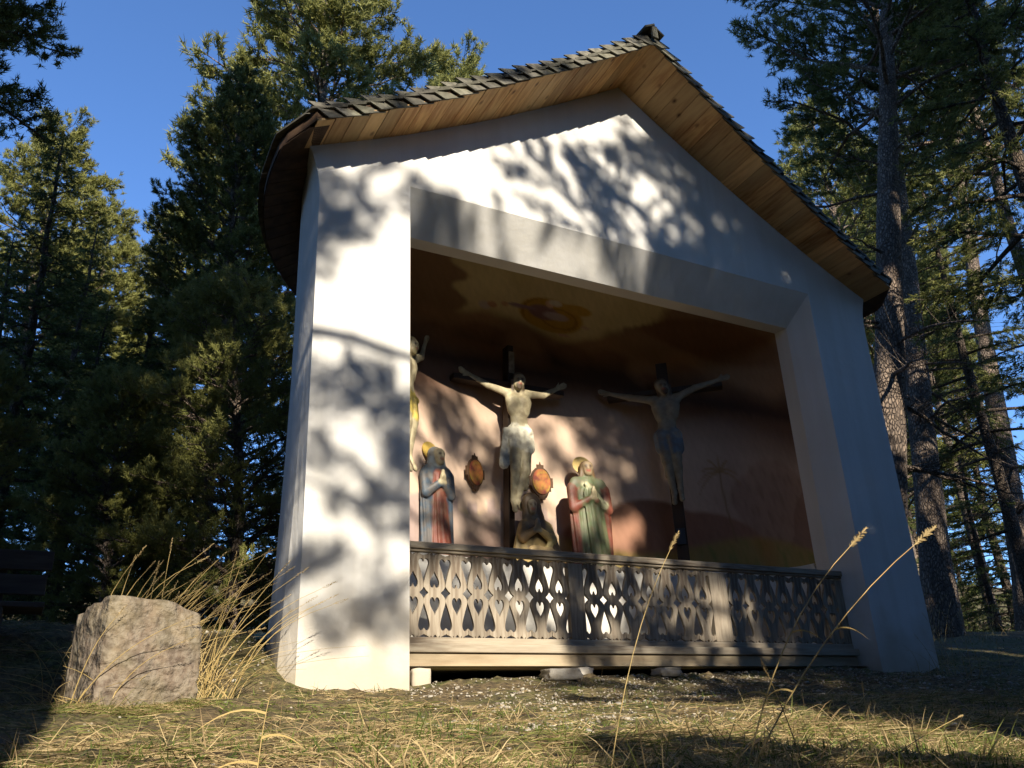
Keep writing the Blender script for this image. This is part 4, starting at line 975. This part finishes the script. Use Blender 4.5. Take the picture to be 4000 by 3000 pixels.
V, F, cc = blades(x, y, rg.uniform(.04, .17, n)*(1+.5*np.clip(cl, 0, 1)), rg.uniform(.0022, .0055, n), np.abs(rg.normal(.30, .35, n)), az, col)
o = link(bpy.data.objects.new('dry_grass', fast_mesh('dry_grass', V, F, STRAW, cc))); tag(o, 'matted straw-coloured grass covering the bank', kind='stuff')
# green moss and short grass in patches
x, y = scatter(60000, .95, 14, -.10, 2.2, 1.2)
cl = wob(x*1.1+7, y*1.1+3, 3, 12); m = keep_off(x, y)&(cl > .10-.25*sstep(8, 12, x+y*.5))&(rg.uniform(size=len(x)) > gravel_mask(x, y)*.8)
x, y = x[m], y[m]; n = len(x); tone = rg.uniform(size=(n, 1)); col = np.array([.13, .17, .03])*(1-tone)+np.array([.05, .08, .015])*tone
V, F, cc = blades(x, y, rg.uniform(.02, .07, n), rg.uniform(.004, .009, n), rg.uniform(.5, 1.5, n), rg.uniform(0, 6.28, n), col, .3, 2)
o = link(bpy.data.objects.new('moss', fast_mesh('moss', V, F, STRAW, cc))); tag(o, 'bright green moss and short grass in patches', kind='stuff')
# fallen twigs and needles
x, y = scatter(2200, 1.0, 8, -.05, 2.1, 1.3); m = keep_off(x, y); x, y = x[m], y[m]; n = len(x)
V, F, cc = blades(x, y, rg.uniform(.05, .22, n), rg.uniform(.003, .007, n), rg.uniform(-.02, .25, n), rg.uniform(0, 6.28, n), np.tile([.10, .065, .04], (n, 1))*rg.uniform(.6, 1.5, (n, 1)), .1, 2)
o = link(bpy.data.objects.new('fallen_twigs', fast_mesh('fallen_twigs', V, F, STRAW, cc))); tag(o, 'brown fallen twigs and needles strewn over the bank', kind='stuff')
# gravel: squashed little stones
x, y = scatter(90000, 1.6, 7.6, .0, 2.1, 1.001)
m = (rg.uniform(size=len(x)) < gravel_mask(x, y)*.55+.006)&~((x > 1.6)&(x < 8.25)&(y > 6.25)); x, y = x[m], y[m]; n = len(x)
r = rg.uniform(.004, .011, n)*(1+1.1*(rg.uniform(size=n) < .08)); base = np.array([[i, j, k] for i in (-1, 1) for j in (-1, 1) for k in (-.62, .62)])*.72
V = base[None]*rg.uniform(.55, 1.25, (n, 8, 3)); a = rg.uniform(0, 6.28, n); t_ = rg.uniform(-.8, .8, n); ca, sa = np.cos(a)[:, None], np.sin(a)[:, None]; ct, st_ = np.cos(t_)[:, None], np.sin(t_)[:, None]
V = np.stack([V[..., 0]*ct-V[..., 2]*st_, V[..., 1], V[..., 0]*st_+V[..., 2]*ct], -1)
V = np.stack([V[..., 0]*ca-V[..., 1]*sa, V[..., 0]*sa+V[..., 1]*ca, V[..., 2]], -1)*r[:, None, None]+np.stack([x, y, ground(x, y)+.004], -1)[:, None]
Ft = np.array([(0, 1, 3, 2), (4, 6, 7, 5), (0, 4, 5, 1), (2, 3, 7, 6), (0, 2, 6, 4), (1, 5, 7, 3)])
F = (np.arange(n)*8)[:, None, None]+Ft[None]; tone = rg.uniform(size=(n, 1, 1))**1.3
cc = np.repeat((np.array([.42, .385, .32])*(1-tone)+np.array([.15, .12, .085])*tone).reshape(-1, 3), 8, 0)
o = link(bpy.data.objects.new('gravel', fast_mesh('gravel', V.reshape(-1, 3), F.reshape(-1, 4), PEBBLE, cc))); tag(o, 'pale gravel in front of the railing and on the bank', kind='stuff')

# the weathered stone block left of the chapel
bm = bmesh.new(); bmesh.ops.create_cube(bm, size=2); bmesh.ops.subdivide_edges(bm, edges=bm.edges[:], cuts=24, use_grid_fill=True)
from mathutils import noise
for v in bm.verts:
    p = v.co.copy(); mx_ = max(abs(p.x), abs(p.y), abs(p.z)); q = p.normalized()*1.2
    p = p.lerp(q, .16)
    d = noise.fractal(v.co*1.4+Vector((4, 2, 9)), .8, 2.1, 6)*.05-.07*max(0, noise.ridged_multi_fractal(v.co*1.3+Vector((1, 7, 3)), 1.0, 2.0, 4, 1.0, 2.0)-1.3)
    chip = .10*max(0, noise.noise(v.co*1.2+Vector((8, 1, 2)))-.1)
    v.co = Vector((p.x*.262*(1-.03*p.z)*(1+d-chip), p.y*.25*(1+d), p.z*.29*(1+d*.35)-.02))
    if v.co.z > .15: v.co.z -= .05*(v.co.x/.26)**2*(v.co.x > 0)-.006*noise.noise(v.co*9)
me = bpy.data.meshes.new('stone_block'); bm.to_mesh(me); bm.free(); me.materials.append(ROCK); me.polygons.foreach_set('use_smooth', [True]*len(me.polygons))
o = link(bpy.data.objects.new('stone_block', me)); o.location = (.56, 5.22, .515); o.rotation_euler = (rad(-4), rad(2), .25)
tag(o, 'rough brown squared boulder with cracks and lichen beside the dry grass', 'boulder')

# bench in the deep shade at the left edge
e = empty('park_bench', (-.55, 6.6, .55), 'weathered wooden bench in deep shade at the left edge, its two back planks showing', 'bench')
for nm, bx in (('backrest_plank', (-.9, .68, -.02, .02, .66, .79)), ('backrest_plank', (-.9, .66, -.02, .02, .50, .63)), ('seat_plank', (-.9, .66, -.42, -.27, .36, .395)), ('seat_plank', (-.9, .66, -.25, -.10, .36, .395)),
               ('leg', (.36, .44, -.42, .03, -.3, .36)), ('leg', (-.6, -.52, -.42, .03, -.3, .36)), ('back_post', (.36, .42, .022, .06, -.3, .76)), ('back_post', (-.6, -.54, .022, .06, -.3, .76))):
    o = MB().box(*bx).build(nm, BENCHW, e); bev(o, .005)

# tall dry grasses ------------------------------------------------------------------------------
STEM = mat('straw_stem', (.46, .34, .14), .5, trans=.15); HEADM = mat('seed_head', (.50, .38, .19), .7, trans=.2)
def stalk_pts(x, y, dx, dy, h, bend, n=9):
    q = np.linspace(0, 1, n); z0 = float(ground(x, y))-.01
    return np.stack([x+dx*(q*.75+.25*q*q)+bend*dx*q**3, y+dy*q, z0+h*(q-.14*bend*q**3)], -1)
def seed(P, T, n, L, rng, out_):
    """a feathery seed head along the last part of a stalk"""
    for k in range(n):
        t = k/n; p = P+T*L*t; w = L*.10*math.sin(math.pi*min(1, t*.92+.08))**.6+.002
        a = rng.uniform(0, 6.28); sd_ = norm(np.cross(T, [0.3, .2, 1])); s2 = np.cross(T, sd_)
        e_ = p+(sd_*math.cos(a)+s2*math.sin(a))*w+T*L*.09; b_ = p+(sd_*math.cos(a+.6)+s2*math.sin(a+.6))*w*.45+T*L*.05
        out_.append([p, b_, e_]); c2_ = p+(sd_*math.cos(a-.6)+s2*math.sin(a-.6))*w*.45+T*L*.05; out_.append([p, e_, c2_])
def tri_mesh(name, tris, m):
    V = np.array(tris).reshape(-1, 3); return fast_mesh(name, V, np.arange(len(V)).reshape(-1, 3), m)
rr = np.random.RandomState(4)
def grass_stalk(x, y, dx, dy, h, bend, label, group, hl=.11, r=.0022, leaves=1):
    e = empty('grass_stalk', (x, y, float(ground(x, y))), label, 'grass', group); inv = Matrix.Translation((-x, -y, -float(ground(x, y))))
    P = stalk_pts(x, y, dx, dy, h, bend); o = MB().tube(P, np.linspace(r, r*.45, len(P)), 5).build('stem', STEM, e, True); o.matrix_parent_inverse = inv
    T = norm(P[-1]-P[-2]); tr = []; seed(P[-1]-T*hl*.3, T, 70, hl, rr, tr); o = link(bpy.data.objects.new('seed_head', tri_mesh('seed_head', tr, HEADM)), e); o.matrix_parent_inverse = inv
    for k in range(leaves):
        t = .3+.25*k; b = np.array([np.interp(t, np.linspace(0, 1, len(P)), P[:, i]) for i in range(3)]); a = rr.uniform(-.6, .6)+(0 if k % 2 else 3.0); L = rr.uniform(.10, .16)
        q = np.linspace(0, 1, 7); C_ = b+np.stack([np.cos(a)*L*q, np.sin(a)*L*q*.4, L*(.35*q-.6*q*q)], -1); w_ = .0028*(1-q)**.6
        V = np.concatenate([C_-[0, 0, 1]*w_[:, None], C_+[0, 0, 1]*w_[:, None]]); o = MB().add(V, [(i, i+1, 8+i, 7+i) for i in range(6)]).build('blade', STEM, e); o.matrix_parent_inverse = inv
    return e
FG = 'tall dry grass stalks in the foreground'
grass_stalk(1.63, 1.80, .47, .02, .66, .25, 'tall dry grass stalk with slim seed head, left of the crossing pair', FG, .12, .0026, 2)
grass_stalk(1.66, 1.82, .82, .02, .68, .10, 'tallest dry grass stalk leaning far right with a long drooping seed head', FG, .15, .0026, 2)
grass_stalk(1.22, 1.80, .26, .04, .60, .15, 'thin dry grass stalk rising before the right-hand cross', FG, .07, .0016, 0)
grass_stalk(1.84, 1.80, -.06, .02, .26, .1, 'short reddish dry stalk between the tall pair and the railing end', FG, .05, .0020, 0)
grass_stalk(2.10, 1.80, .03, .02, .20, .1, 'short bent straw near the lower right corner', FG, .03, .0018, 1)
grass_stalk(2.05, 1.75, .45, .05, .12, .0, 'low straw lying to the right in the lower right corner', FG, .03, .0018, 0)
grass_stalk(.50, 2.1, .02, .02, .22, .3, 'short curled stalk with pale leaves in the bottom foreground left of centre', FG, .04, .0018, 3)
def clump(x, y, n, spread, h, lean, label):
    e = empty('grass_clump', (x, y, float(ground(x, y))), label, 'grass'); inv = Matrix.Translation((-x, -y, -float(ground(x, y)))); st = MB(); tr = []
    for k in range(n):
        x0, y0 = x+rr.normal()*spread, y+rr.normal()*spread*.5; hh = h*rr.uniform(.55, 1.1)
        P = stalk_pts(x0, y0, lean*hh*rr.uniform(.1, 1.5)+rr.normal()*.05, rr.normal()*.08, hh, rr.uniform(.1, 1.0)); st.tube(P, np.linspace(.0030, .0012, len(P)), 4, cap=False)
        T = norm(P[-1]-P[-2]); seed(P[-1], T, 30, rr.uniform(.06, .12), rr, tr)
    for k in range(n*2):
        x0, y0 = x+rr.normal()*spread*1.3, y+rr.normal()*spread*.7; hh = h*rr.uniform(.2, .55)
        P = stalk_pts(x0, y0, rr.normal()*.16, rr.normal()*.1, hh, rr.uniform(.5, 2.0)); st.tube(P, np.linspace(.0026, .0008, len(P)), 3, cap=False)
    o = st.build('stems', STEM, e); o.matrix_parent_inverse = inv; tag(o, kind='stuff')
    o = link(bpy.data.objects.new('seed_heads', tri_mesh('seed_heads', tr, HEADM)), e); o.matrix_parent_inverse = inv; tag(o, kind='stuff')
clump(.62, 5.75, 44, .14, .88, .32, 'tall clump of dry grass standing behind the squared boulder')
clump(1.0, 5.55, 16, .07, .86, .42, 'clump of dry grass leaning towards the lit pier')
clump(.30, 5.0, 7, .08, .45, .6, 'few dry stems at the shaded left side of the boulder')
clump(8.0, 5.6, 9, .20, .62, -.1, 'dark dry weeds in front of the right pier')
clump(13.2, 9.2, 16, .8, .8, .3, 'straggly undergrowth at the foot of the right-hand trunks')
# small dry leaf in the grass
mb = MB(); mb.add([(0, 0, 0), (.02, .012, .012), (.045, .004, .02), (.05, 0, .03), (.03, -.012, .018), (.012, -.014, .006)], [(0, 1, 2, 5), (5, 2, 3, 4)])
o = mb.build('dry_leaf', mat('leaf_brown', (.42, .24, .10), .6)); o.location = (1.90, 2.05, float(ground(1.9, 2.05))+.03); tag(o, 'curled light brown leaf lying in the grass right of the crossing stalks', 'leaf')
